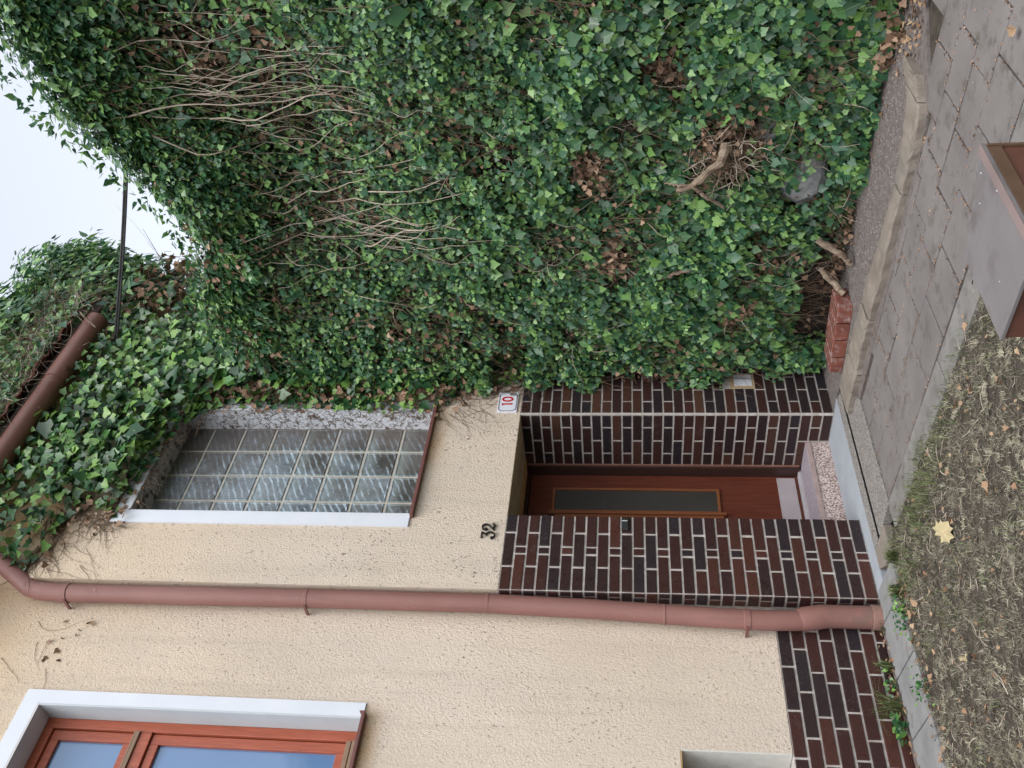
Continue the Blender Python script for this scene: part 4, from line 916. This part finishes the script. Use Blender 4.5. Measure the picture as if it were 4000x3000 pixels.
for k in range(62):   # long thin runners over the bare render, upper left and below the sill
    if k < 36: x, z, ang = random.uniform(3.6, 4.5), random.uniform(5.3, 5.75), random.uniform(3.6, 4.3)
    elif k < 56: x, z, ang = random.uniform(5.15, 5.42), random.uniform(2.6, 3.0), random.uniform(3.3, 4.4)
    else: x, z, ang = random.uniform(2.95, 3.35), random.uniform(5.1, 5.8), random.uniform(3.4, 4.2)
    p, r = runner(x, z, ang, random.uniform(.12, .45), .0018, (Y0 if k >= 56 else Y1)-.004, curl=.2); rb.tube(p, r, 3, False)
o = rb.build('runners', M_['twig'], ivyf); o['kind'] = 'stuff'
rb = MB()
for k in range(230):  # dry root prints on the white right-hand reveal
    y = random.uniform(Y1+.0, Y1+.2); z = random.uniform(3.1, 5.12); a = random.uniform(0, 6.28); pts = [(5.2505, y, z)]
    for i in range(4):
        a += random.gauss(0, .6); y += cos(a)*.014; z += sin(a)*.014; pts.append((5.2505, min(max(y, Y1-.01), Y1+.2), z))
    rb.tube(pts, .0017, 3, False)
o = rb.build('root_prints', M_['twig'], ivyf); o['kind'] = 'stuff'
# loose leaves on the render by the downpipe
m = 11; P = np.c_[rng.uniform(3.0, 3.32, m), np.full(m, Y0-.012), rng.uniform(5.0, 5.4, m)]
foliage('dead_foliage', P, np.c_[np.zeros(m), -np.ones(m), np.zeros(m)]+rng.normal(0, .6, (m, 3)), rng.normal(0, 1, (m, 3)), rng.uniform(.02, .045, m), M_['ldead'], ivyf)

# ---- ivy mass on the roof and beyond the corner
ivyr = empty('roof_ivy', (6.6, 5.3, 6.5), 'bushy ivy mass spilling over the roof edge above the gutter', 'ivy')
def blob(c, r, n, th=.55):
    d = unit(rng.normal(size=(n, 3))); rad = 1-th*rng.random(n)**1.6
    nz = 1+.16*vnoise(d, 1.4, int(c[0]*10) % 50)+.08*vnoise(d, 4, 3)
    return np.array(c)+d*(rad*nz)[:, None]*np.array(r), d
parts_ = [((7.3, 5.35, 7.15), (.95, .6, .75), 10500), ((6.4, 5.2, 7.35), (.9, .6, .65), 8200), ((5.3, 5.35, 7.55), (.9, .5, .55), 4200), ((7.9, 5.4, 7.7), (.55, .5, .6), 2500), ((7.15, 5.3, 6.45), (.75, .5, .42), 2600), ((4.4, 5.5, 7.7), (.7, .5, .5), 2500)]
Ps, Ds = zip(*[blob(*p) for p in parts_]); P = np.concatenate(Ps); D = np.concatenate(Ds); m = len(P)
foliage('foliage', P, D+np.array([-.2, -.4, .5])+rng.normal(0, .45, (m, 3)), np.c_[np.full(m, .15), np.full(m, -.3), -np.full(m, .7)]+rng.normal(0, .7, (m, 3)), .076*rng.lognormal(-.05, .28, m), M_['lcrest_lit'], ivyr, TPP)
P, D = blob((6.95, 5.2, 5.75), (.85, .45, .65), 1500, .9); m = len(P)
foliage('foliage', P, D+rng.normal(0, .6, (m, 3)), rng.normal(0, .7, (m, 3))-[0, 0, .6], .062*rng.lognormal(-.05, .28, m), M_['lgreen'], ivyr)
P, D = blob((7.05, 5.1, 6.05), (.65, .4, .5), 700, .8); m = len(P)
foliage('dead_foliage', P, D+rng.normal(0, .6, (m, 3)), rng.normal(0, .7, (m, 3))-[0, 0, .4], .06*rng.lognormal(-.05, .28, m), M_['ldead'], ivyr)
m = 700; X = rng.uniform(4.0, 6.4, m); P = np.c_[X, rng.uniform(4.50, 4.62, m), 6.42+rng.exponential(.10, m)]
foliage('foliage', P, np.c_[np.zeros(m), -np.ones(m), np.full(m, .4)]+rng.normal(0, .6, (m, 3)), rng.normal(0, .8, (m, 3))-[0, 0, .4], .05*rng.lognormal(-.1, .3, m), M_['lgreen'], ivyr)
V, T = twig_arr(P[:420]+[0, 0, -.02], rng.normal(0, 1, (420, 3))*[1, .4, .6], rng.uniform(.08, .3, 420), rng.uniform(.0015, .004, 420), .6)
o = arr_mesh('twigs', V, T, M_['twig_pale'], ivyr); o['kind'] = 'stuff'
m = 1500; X = rng.uniform(4.0, 6.9, m); P = np.c_[X, rng.uniform(4.62, 5.1, m), rng.uniform(6.52, 7.15, m)]
foliage('foliage', P, np.c_[np.zeros(m), -np.ones(m), np.full(m, .4)]+rng.normal(0, .5, (m, 3)), rng.normal(0, .7, (m, 3))-[0, 0, .6], .06*rng.lognormal(-.1, .3, m), M_['lgreen'], ivyr)
m = 1100; X = rng.uniform(3.9, 6.9, m); P = np.c_[X, rng.uniform(4.6, 5.1, m), rng.uniform(6.45, 7.0, m)]
V, T = twig_arr(P, np.c_[rng.normal(0, .8, m), rng.normal(-.2, .4, m), rng.normal(-.3, .6, m)], rng.uniform(.15, .40, m), rng.uniform(.002, .005, m), .5)
o = arr_mesh('twigs', V, T, M_['twig'], ivyr); o['kind'] = 'stuff'
m = 420; P = np.c_[rng.uniform(6.1, 7.8, m), rng.uniform(4.9, 5.4, m), rng.uniform(5.2, 6.4, m)]
V, T = twig_arr(P, np.c_[rng.normal(0, .8, m), rng.normal(0, .4, m), rng.normal(-.5, .6, m)], rng.uniform(.3, .8, m), rng.uniform(.002, .005, m), .5)
o = arr_mesh('twigs', V, T, M_['twig'], ivyr); o['kind'] = 'stuff'
for pts, r in (([(6.35, 4.62, 6.45), (6.1, 4.58, 6.50), (5.85, 4.57, 6.55), (5.6, 4.60, 6.68)], .012), ([(6.5, 4.62, 6.34), (6.28, 4.57, 6.42), (6.05, 4.56, 6.46)], .016), ([(6.25, 4.55, 6.42), (6.1, 4.52, 6.28), (5.95, 4.53, 6.10)], .008), ([(6.55, 4.6, 6.6), (6.3, 4.56, 6.5), (6.2, 4.55, 6.3)], .009)):
    MB().tube(pts, [r, r*.9, r*.8, r*.5][:len(pts)], 6).build('stem', M_['bark'], ivyr, 0, True)

# ---- overhead cable
cb = empty('overhead_cable', (5.9, 4.8, 5.95), 'pair of dark cables stretched from the house front over the ivy', 'cable')
pA = at(455, 1345, 'Y', 4.74); pB = at(474, 700, 'X', 6.6); d = pB-pA
for dz in (0, .021):
    pts = [pA+d*s+Vector((0, 0, dz-.05*sin(pi*s*.5))) for s in [i/10*1.6 for i in range(11)]]
    MB().tube(pts, .010, 6).build('wire', M_['rubber'], cb, 0, True)

# ------------------------------------------------------------------ loose perforated bricks
def loose(x0, y0, w_, l_, h, lab, rot, seed):
    e_ = empty('brick', (x0, y0, 0), lab, 'brick', 'old red bricks laid in a row on the kerb')
    b = MB().box(-w_/2, w_/2, 0, l_-.003, .003, h).build('body', M_['old_brick'], None, .004)
    b.parent = e_
    for i in range(5):
        for j in range(2):
            sx = -w_/2+.035+i*(w_-.07)/4; sy = .018+j*(l_-.04)*.5
            hb = MB().box(sx-.007, sx+.007, sy, sy+l_*.36, h-.001, h+.0006).build('hole', M_['gwall'], None); hb.parent = e_  # flat dark slip on the top face, painting the shade of a perforation
    e_.rotation_euler = (0, 0, rot)
loose(5.36, 3.90, .25, .135, .098, 'old red perforated brick nearest the camera, its clean orange end face showing', .10, 1)
loose(5.345, 4.04, .25, .13, .098, 'second old red brick of the row, smooth joint against the first', .06, 2)
loose(5.335, 4.175, .25, .14, .098, 'third old red brick of the row with pale mortar line on its side', .03, 3)
loose(5.33, 4.32, .25, .13, .09, 'last old brick by the doorway pier, smeared with white mortar', -.02, 4)

# ------------------------------------------------------------------ low steel cabinet in the foreground
hb = .40; pL, pN, pR = (at(3906, 1330, 'Z', hb), at(4048, 960, 'Z', hb), at(3833, 560, 'Z', hb)); pF = at(3768, 1010, 'Z', hb)
cab = empty('steel_cabinet', (pN.x, pN.y, 0), 'low rusty steel box with a dusty grey lid at the edge of the path', 'cabinet')
cen = (pL+pR)/2
def inset(p, k): return cen+(p-cen)*k
lid = MB(); q = [pN, pR, pF, pL]; lid.add([(*p.xy, hb-.012) for p in q]+[(*p.xy, hb) for p in q], [(3,2,1,0),(4,5,6,7),(0,1,5,4),(1,2,6,5),(2,3,7,6),(3,0,4,7)])
lid.build('lid', M_['lid'], cab, .002)
rim = MB(); a, b = pN, pR; dn = (pF-pR).normalized()*.035
rim.add([(*a.xy, hb+.0005), (*b.xy, hb+.0005), (*(b+dn).xy, hb+.0005), (*(a+dn).xy, hb+.0005), (*a.xy, hb+.004), (*b.xy, hb+.004), (*(b+dn).xy, hb+.004), (*(a+dn).xy, hb+.004)], [(3,2,1,0),(4,5,6,7),(0,1,5,4),(1,2,6,5),(2,3,7,6),(3,0,4,7)])
rim.build('rim', M_['lid_rim'], cab, .001)
bq = [inset(p, .97) for p in q]
MB().add([(*p.xy, -.02) for p in bq]+[(*p.xy, hb-.012) for p in bq], [(3,2,1,0),(4,5,6,7),(0,1,5,4),(1,2,6,5),(2,3,7,6),(3,0,4,7)]).build('body', M_['rust'], cab)
# framed side panel on the right-hand face
a, b = bq[0], bq[1]; ex = (b-a); Lx = ex.length; ex = ex.normalized(); nn = Vector((ex.y, -ex.x, 0))
if nn.dot(a-Vector((cen.x, cen.y, a.z))) < 0: nn = -nn
def side_box(u0, u1, z0, z1, o0, o1, nm, mat):
    P = []
    for z in (z0, z1):
        for (u, o) in ((u0, o0), (u1, o0), (u1, o1), (u0, o1)): r = a+ex*u+nn*o; P.append((r.x, r.y, z))
    MB().add(P, [(3,2,1,0),(4,5,6,7),(0,1,5,4),(1,2,6,5),(2,3,7,6),(3,0,4,7)]).build(nm, M_[mat], cab, .0015)
side_box(.0, Lx-.012, hb-.055, hb-.0125, .0005, .006, 'panel_frame', 'rust_dark'); side_box(Lx-.011, Lx, 0, hb-.0125, .0005, .010, 'panel_frame', 'rust_dark')

for (px, py, k) in ((3832, 676, .0035), (3895, 745, .004), (3828, 795, .0035), (3905, 1100, .003)):   # flecks on the lid
    g = at(px, py, 'Z', hb+.0006)
    MB().add([(g.x-k, g.y-k*.4, hb+.0007), (g.x+k*.3, g.y-k*.9, hb+.0007), (g.x+k*1.4, g.y+k*.8, hb+.0007), (g.x, g.y+k*.9, hb+.0007)], [(0, 1, 2, 3)]).build('speck', M_['white'], cab)
# ------------------------------------------------------------------ grass
def blades(n, fx, fy, mask, L, W, lean, mat, name, label, seed, up=.6):
    X = rng.uniform(*fx, n); Y = rng.uniform(*fy, n); P = np.c_[X, Y, np.zeros(n)]
    k = mask(X, Y, P); P = P[k]; m = len(P); P[:, 2] = -.012+.008*vnoise(P, 3.0, 1)
    a = rng.uniform(0, 2*pi, m)+.0; l = rng.uniform(*L, m); w_ = rng.uniform(*W, m)
    cl = vnoise(P, 9, seed); le = np.clip(rng.normal(lean, .25, m), .05, 1.3)
    dx = np.c_[np.cos(a), np.sin(a), np.zeros(m)]; sd_ = np.c_[-np.sin(a), np.cos(a), np.zeros(m)]*w_[:, None]
    p1 = P+dx*(l*.45*le)[:, None]+np.c_[np.zeros(m), np.zeros(m), l*.5*(1.25-le).clip(.12)]; p2 = p1+dx*(l*.55*(le+.15))[:, None]+np.c_[np.zeros(m), np.zeros(m), l*.35*(1.05-le)]
    V = np.stack([P-sd_/2, P+sd_/2, p1-sd_*.4, p1+sd_*.4, p2], 1).reshape(-1, 3)
    T = np.array([(0, 1, 3), (0, 3, 2), (2, 3, 4)])[None]+(np.arange(m)*5)[:, None, None]
    o = arr_mesh(name, V, T.reshape(-1, 3), M_[mat]); tag(o, label, None, None, 'stuff'); o['category'] = 'grass'; return o
def lawn(X, Y, P): return (X < pathX(3.43, Y)+.03*np.sin(Y*9)+.02*np.sin(Y*23+1)+.02) & (Y < 4.49)
def near_mask(X, Y, P):
    c = vnoise(P, 5.5, 21)*.6+vnoise(P, 17, 22)*.5
    return lawn(X, Y, P) & (rng.random(len(X)) < np.clip(.50+.85*c, .05, 1))
blades(150000, (1.1, 3.65), (1.0, 4.5), near_mask, (.014, .042), (.0014, .0032), .9, 'hay', 'dry_grass', 'short parched straw-coloured grass of the lawn', 31)
blades(60000, (-3.0, 3.6), (-1.2, 4.5), lambda X, Y, P: lawn(X, Y, P) & ((X < 1.4) | (Y < 1.3)), (.03, .07), (.004, .007), .8, 'hay', 'dry_grass', 'parched lawn grass outside the doorway view', 32)
def green_mask(X, Y, P):
    c = vnoise(P, 3.1, 41)*.6+vnoise(P, 11, 42)*.3
    e_ = np.exp(-((pathX(3.42, Y)-X)/.10)**2)*np.clip((Y-2.2)/1.2, 0.15, 1) + np.exp(-((4.47-Y)/.06)**2)*.25
    tuft = np.exp(-(((X-3.42)/.14)**2+((Y-3.75)/.35)**2)) + .9*np.exp(-(((X-3.30)/.12)**2+((Y-4.32)/.14)**2))
    return lawn(X, Y, P) & (rng.random(len(X)) < np.clip(.09*(c > .25)+.16*e_*(c > -.3)+.70*tuft, 0, 1))
blades(46000, (1.5, 3.65), (1.6, 4.5), green_mask, (.03, .085), (.002, .0045), .6, 'grass', 'green_grass', 'greener grass tufts along the edging slabs', 33)

def straw(n):
    X = rng.uniform(1.5, 3.6, n); Y = rng.uniform(1.2, 4.47, n); k = lawn(X, Y, None); X, Y = X[k], Y[k]; m = len(X); nb_ = 16
    a0 = rng.uniform(0, 2*pi, m); P = np.repeat(np.c_[X, Y, np.full(m, -.01)], nb_, 0); N_ = len(P); P[:, :2] += rng.normal(0, .008, (N_, 2))
    a = np.repeat(a0, nb_)+rng.normal(0, .75, N_); l = rng.uniform(.014, .040, N_)*np.repeat(rng.uniform(.7, 1.3, m), nb_); up_ = rng.uniform(.1, .8, N_)
    dx = np.c_[np.cos(a), np.sin(a), up_]; sdv = np.c_[-np.sin(a), np.cos(a), np.zeros(N_)]*.0022
    p1 = P+dx*(l*.55)[:, None]; p2 = p1+np.c_[np.cos(a), np.sin(a), -.35+up_*.3]*(l*.5)[:, None]
    V = np.stack([P-sdv/2, P+sdv/2, p1-sdv*.4, p1+sdv*.4, p2], 1).reshape(-1, 3); T = np.array([(0, 1, 3), (0, 3, 2), (2, 3, 4)])[None]+(np.arange(N_)*5)[:, None, None]
    return V, T.reshape(-1, 3)
V, T = straw(1100); tag(arr_mesh('straw_tufts', V, T, M_['straw']), 'pale bleached tufts standing out of the parched lawn', 'grass', None, 'stuff')
# weeds and tufts at the foot of the plinth
def tuft(x, y, n, L, spread, mat, nm, lab, cat, grp=None, z=0):
    a = rng.uniform(0, 2*pi, n); l = rng.uniform(.5, 1, n)*L; le = rng.uniform(.15, .9, n)*spread
    P = np.c_[x+rng.normal(0, .02, n), y+rng.normal(0, .012, n), np.full(n, z-.01)]; dx = np.c_[np.cos(a), np.sin(a)*.7-.25, np.zeros(n)]; sdv = np.c_[-np.sin(a), np.cos(a), np.zeros(n)]*.0045
    p1 = P+dx*(l*.4*le)[:, None]+np.c_[np.zeros(n), np.zeros(n), l*.6]; p2 = p1+dx*(l*.8*le)[:, None]+np.c_[np.zeros(n), np.zeros(n), l*(.35-.45*le)]
    V = np.stack([P-sdv/2, P+sdv/2, p1-sdv*.45, p1+sdv*.45, p2], 1).reshape(-1, 3); T = np.array([(0, 1, 3), (0, 3, 2), (2, 3, 4)])[None]+(np.arange(n)*5)[:, None, None]
    return tag(arr_mesh(nm, V, T.reshape(-1, 3), M_[mat]), lab, cat, grp)
tuft(2.88, 4.93, 60, .26, 1.0, 'grass', 'grass_tuft', 'long arching green grass tuft against the plinth, left of the clover', 'grass tuft')
tuft(3.14, 4.94, 40, .16, .9, 'grass', 'grass_tuft', 'thin sparse grass tuft at the plinth near the downpipe', 'grass tuft')
tuft(3.31, 4.46, 130, .12, 1.1, 'grass', 'grass_tuft', 'thick yellow-green tuft spilling over the corner slab by the left pier', 'grass tuft')
tuft(3.50, 4.38, 120, .11, 1.1, 'grass', 'grass_tuft', 'bushy pale green tuft at the left end of the door apron', 'grass tuft')
tuft(3.36, 4.90, 22, .07, .9, 'grass', 'grass_tuft', 'tiny green sprig at the foot of the downpipe', 'grass tuft')
def weed(x, y, n, r, s, lab, z=0):
    e_ = empty('weed', (x, y, z), lab, 'weed')
    P = np.c_[x+rng.normal(0, r, n), y+rng.normal(0, r*.6, n), z+rng.uniform(.01, .07, n)]
    foliage('foliage', P, np.c_[np.zeros(n), np.full(n, -.5), np.ones(n)]+rng.normal(0, .4, (n, 3)), rng.normal(0, 1, (n, 3)), s*rng.uniform(.7, 1.2, n), M_['lbright'], e_)
    V, T = twig_arr(np.c_[np.full(12, x), np.full(12, y), np.full(12, z)], np.c_[rng.normal(0, .6, 12), rng.normal(0, .4, 12), np.ones(12)], rng.uniform(.03, .07, 12), np.full(12, .002))
    o = arr_mesh('stem', V, T, M_['grass'], e_)
weed(2.74, 4.91, 26, .035, .038, 'small leafy clover weed in the crack under the plinth, in front of the grass tuft')
weed(3.16, 4.45, 60, .05, .022, 'low bright green weed hanging over the edge of the pavement slabs')
weed(2.70, 4.44, 40, .05, .02, 'green weed at the lawn edge below the basement window')
weed(3.00, 4.91, 22, .04, .022, 'scrubby little green weed midway along the plinth')
# litter at the foot of plinth, kerb and ivy
def litter(n, fx, fy, s, name, lab, fz=.004, mat='fallen', mask=None):
    X = rng.uniform(*fx, n); Y = rng.uniform(*fy, n)
    if mask is not None: k = mask(X, Y); X, Y = X[k], Y[k]
    n = len(X); P = np.c_[X, Y, fz+rng.uniform(0, .006, n)]
    V, T = place_leaves(P, np.c_[np.zeros(n), np.zeros(n), np.ones(n)]+rng.normal(0, .45, (n, 3)), rng.normal(0, 1, (n, 3)), rng.uniform(*s, n), TPS, .9)
    o = arr_mesh(name, V, T, M_[mat]); tag(o, lab, 'leaf litter', None, 'stuff'); return o
litter(230, (1.6, 3.5), (1.8, 4.45), (.012, .03), 'leaf_litter', 'small dry leaves scattered over the lawn', .012)
litter(90, (2.2, 3.4), (4.3, 4.5), (.012, .030), 'leaf_litter', 'dry leaves gathered along the lawn edge of the pavement', .012)
litter(90, (2.3, 3.42), (4.86, 5.0), (.012, .03), 'leaf_litter', 'dry leaves in the crack at the foot of the plinth', .006)
litter(330, (5.0, 5.7), (1.2, 4.8), (.010, .028), 'leaf_litter', 'leaf scraps on the mortar bed under the ivy', .006, 'ldead', lambda X, Y: X > np.interp(Y, bY, bX)-.22+rng.normal(0, .08, len(X)))
litter(120, (4.95, 5.35), (1.75, 2.15), (.015, .035), 'leaf_litter', 'brown leaves piled at the curved end of the kerb', .01)
litter(170, (3.5, 5.3), (.6, 4.7), (.004, .011), 'leaf_litter', 'tiny dark crumbs scattered on the paving', .003, 'ldead')
def pebbles(n):
    X = rng.uniform(4.6, 5.8, n); Y = rng.uniform(1.6, 4.7, n); k = (X > np.interp(Y, iY, iX)+.01) & (X < np.interp(Y, bY, bX)); X, Y = X[k], Y[k]; m = len(X); r = rng.uniform(.002, .007, m)
    O = np.array([(1, 0, 0), (0, 1, 0), (-1, 0, 0), (0, -1, 0), (0, 0, .8)]); V = np.c_[X, Y, np.full(m, .002)][:, None]+O[None]*r[:, None, None]*rng.uniform(.6, 1.3, (m, 5, 1))
    return V.reshape(-1, 3), (np.array([(0, 1, 4), (1, 2, 4), (2, 3, 4), (3, 0, 4)])[None]+(np.arange(m)*5)[:, None, None]).reshape(-1, 3)
V, T = pebbles(5200); tag(arr_mesh('gravel', V, T, M_['granite']), 'fine gravel worn out of the mortar bed behind the kerb', 'gravel', None, 'stuff')
JP = []
for (a, b, ph, pi_) in cols[:4]:
    for k in range(-3, 7):
        yk = ph+k*pi_
        if not 1.4 < yk < 4.2: continue
        for q_ in range(26): t_ = random.random(); JP.append((pathX(a+(b-a)*t_, yk)+random.gauss(0, .004), yk+random.gauss(0, .006)))
        for q_ in range(30): t_ = random.random(); JP.append((pathX(a, yk+pi_*t_)+random.gauss(0, .006), min(yk+pi_*t_, 4.22)))
JP = np.array(JP); k = vnoise(np.c_[JP, np.zeros(len(JP))], 6, 3) > -.1; JP = JP[k & (JP[:, 0] < np.interp(JP[:, 1], oY, oX))]; m = len(JP)
V, T = place_leaves(np.c_[JP, rng.uniform(0, .004, m)], np.c_[np.zeros(m), np.zeros(m), np.ones(m)]+rng.normal(0, .4, (m, 3)), rng.normal(0, 1, (m, 3)), rng.uniform(.004, .012, m), TPS, .9)
tag(arr_mesh('joint_dirt', V, T, M_['ldead']), 'dark crumbs and bits of leaf caught in the paving joints', 'dirt', None, 'stuff')
V, T = twig_arr(np.c_[rng.uniform(1.7, 3.5, 380), rng.uniform(1.9, 4.45, 380), np.full(380, .008)], np.c_[rng.normal(0, 1, 380), rng.normal(0, 1, 380), rng.normal(0, .1, 380)], rng.uniform(.03, .09, 380), rng.uniform(.0012, .0028, 380))
tag(arr_mesh('straw_litter', V, T, M_['twig_pale']), 'loose dry stalks lying on the lawn', 'straw', None, 'stuff')
# single fallen leaves that can be told apart
MAPLE = [(0, -.45), (.05, -.02), (.34, -.20), (.42, -.02), (.66, .06), (.58, .22), (.74, .50), (.50, .50), (.38, .58), (.36, .80), (.20, .82), (0, 1.02), (-.20, .80), (-.30, .84), (-.36, .58), (-.70, .56), (-.56, .26), (-.66, .08), (-.40, 0), (-.34, -.18), (-.05, -.02)]
def ground_leaf(x, y, s, rot, outl, mat, nm, lab, curl=.1, z=.022, tilt=(0, 0)):
    v = [(0, .22, .02)]+[(p[0]*s*(1+.12*p[1]), p[1]*s*(1+.10*p[0]), (abs(p[0])*curl+.10*math.sin(5*p[0]+3*p[1])+random.uniform(-.05, .06))*s) for p in outl]; v[0] = (0, .22*s, 0)
    n = len(outl); f = [(0, 1+i, 1+(i+1) % n) for i in range(n)]
    me = bpy.data.meshes.new(nm); me.from_pydata(v, [], f); me.materials.append(M_[mat]); o = bpy.data.objects.new(nm, me); COL.objects.link(o)
    o.location = (x, y, z); o.rotation_euler = (tilt[0], tilt[1], rot) if tilt else (0, 0, 0)
    if tilt is None:      # propped on the grass, its face turned a little to the path side
        nrm = (Vector((0, 0, 1))*1.0+Vector((-.75, -.85, 0))*.55).normalized(); o.rotation_euler = (nrm.to_track_quat('Z', 'Y').to_matrix() @ Matrix.Rotation(rot, 3, 'Z')).to_euler()
    tag(o, lab, 'leaf'); return o
g = at(3685, 2095, 'Z', .03); ground_leaf(g.x, g.y, .088, -2.2, MAPLE[1:], 'maple', 'maple_leaf', 'large yellow-green maple leaf lying on the dry lawn', .10, .045, None)
LF = [tuple(p) for p in IVY]
for (px, py, s, lab, mt) in [(3860, 2785/1.0, .045, 'pale curled leaf on the lawn near the picture corner below the plinth', 'fallen'),
        (3435, 2550, .05, 'cream-yellow leaf leaning at the foot of the plinth bricks', 'maple'),
        (3580, 2350, .05, 'pointed tan leaf at the lawn edge level with the downpipe', 'fallen'),
        (3752, 2210, .038, 'small pale yellow leaf standing in the lawn beside the maple leaf', 'maple'),
        (3770, 2565, .040, 'folded cream leaf on the middle of the lawn', 'maple'),
        (3740, 1590, .042, 'twisted tan leaf on the lawn beside the cabinet', 'fallen'),
        (3865, 1885, .042, 'light tan leaf on the lawn right of the maple leaf', 'fallen'),
        (3780, 1265, .036, 'tan leaf caught between the edging slab and the grass', 'fallen'),
        (3970, 110, .042, 'orange-tan leaf lying on the path slabs near the picture edge', 'fallen'),
        (3612, 550, .036, 'light orange leaf at the foot of the kerb stone', 'fallen'),
        (3560, 2395, .045, 'broad tan leaf beside the pointed one at the lawn edge', 'fallen'),
        (3545, 225, .040, 'yellow-tan leaf resting on the curved end of the kerb', 'fallen'),
        (3800, 1530, .04, 'brown leaf lying flat between grass stalks near the cabinet', 'fallen'),
        (3490, 2890, .045, 'yellowish leaf among the clover under the plinth', 'fallen')]:
    g = at(px, py, 'Z', .02); ground_leaf(g.x, g.y, s*1.05, random.uniform(0, 6.28), LF, mt, 'fallen_leaf', lab, random.uniform(.3, .9), .022, (random.uniform(-.1, .5), random.uniform(-.6, .1)))
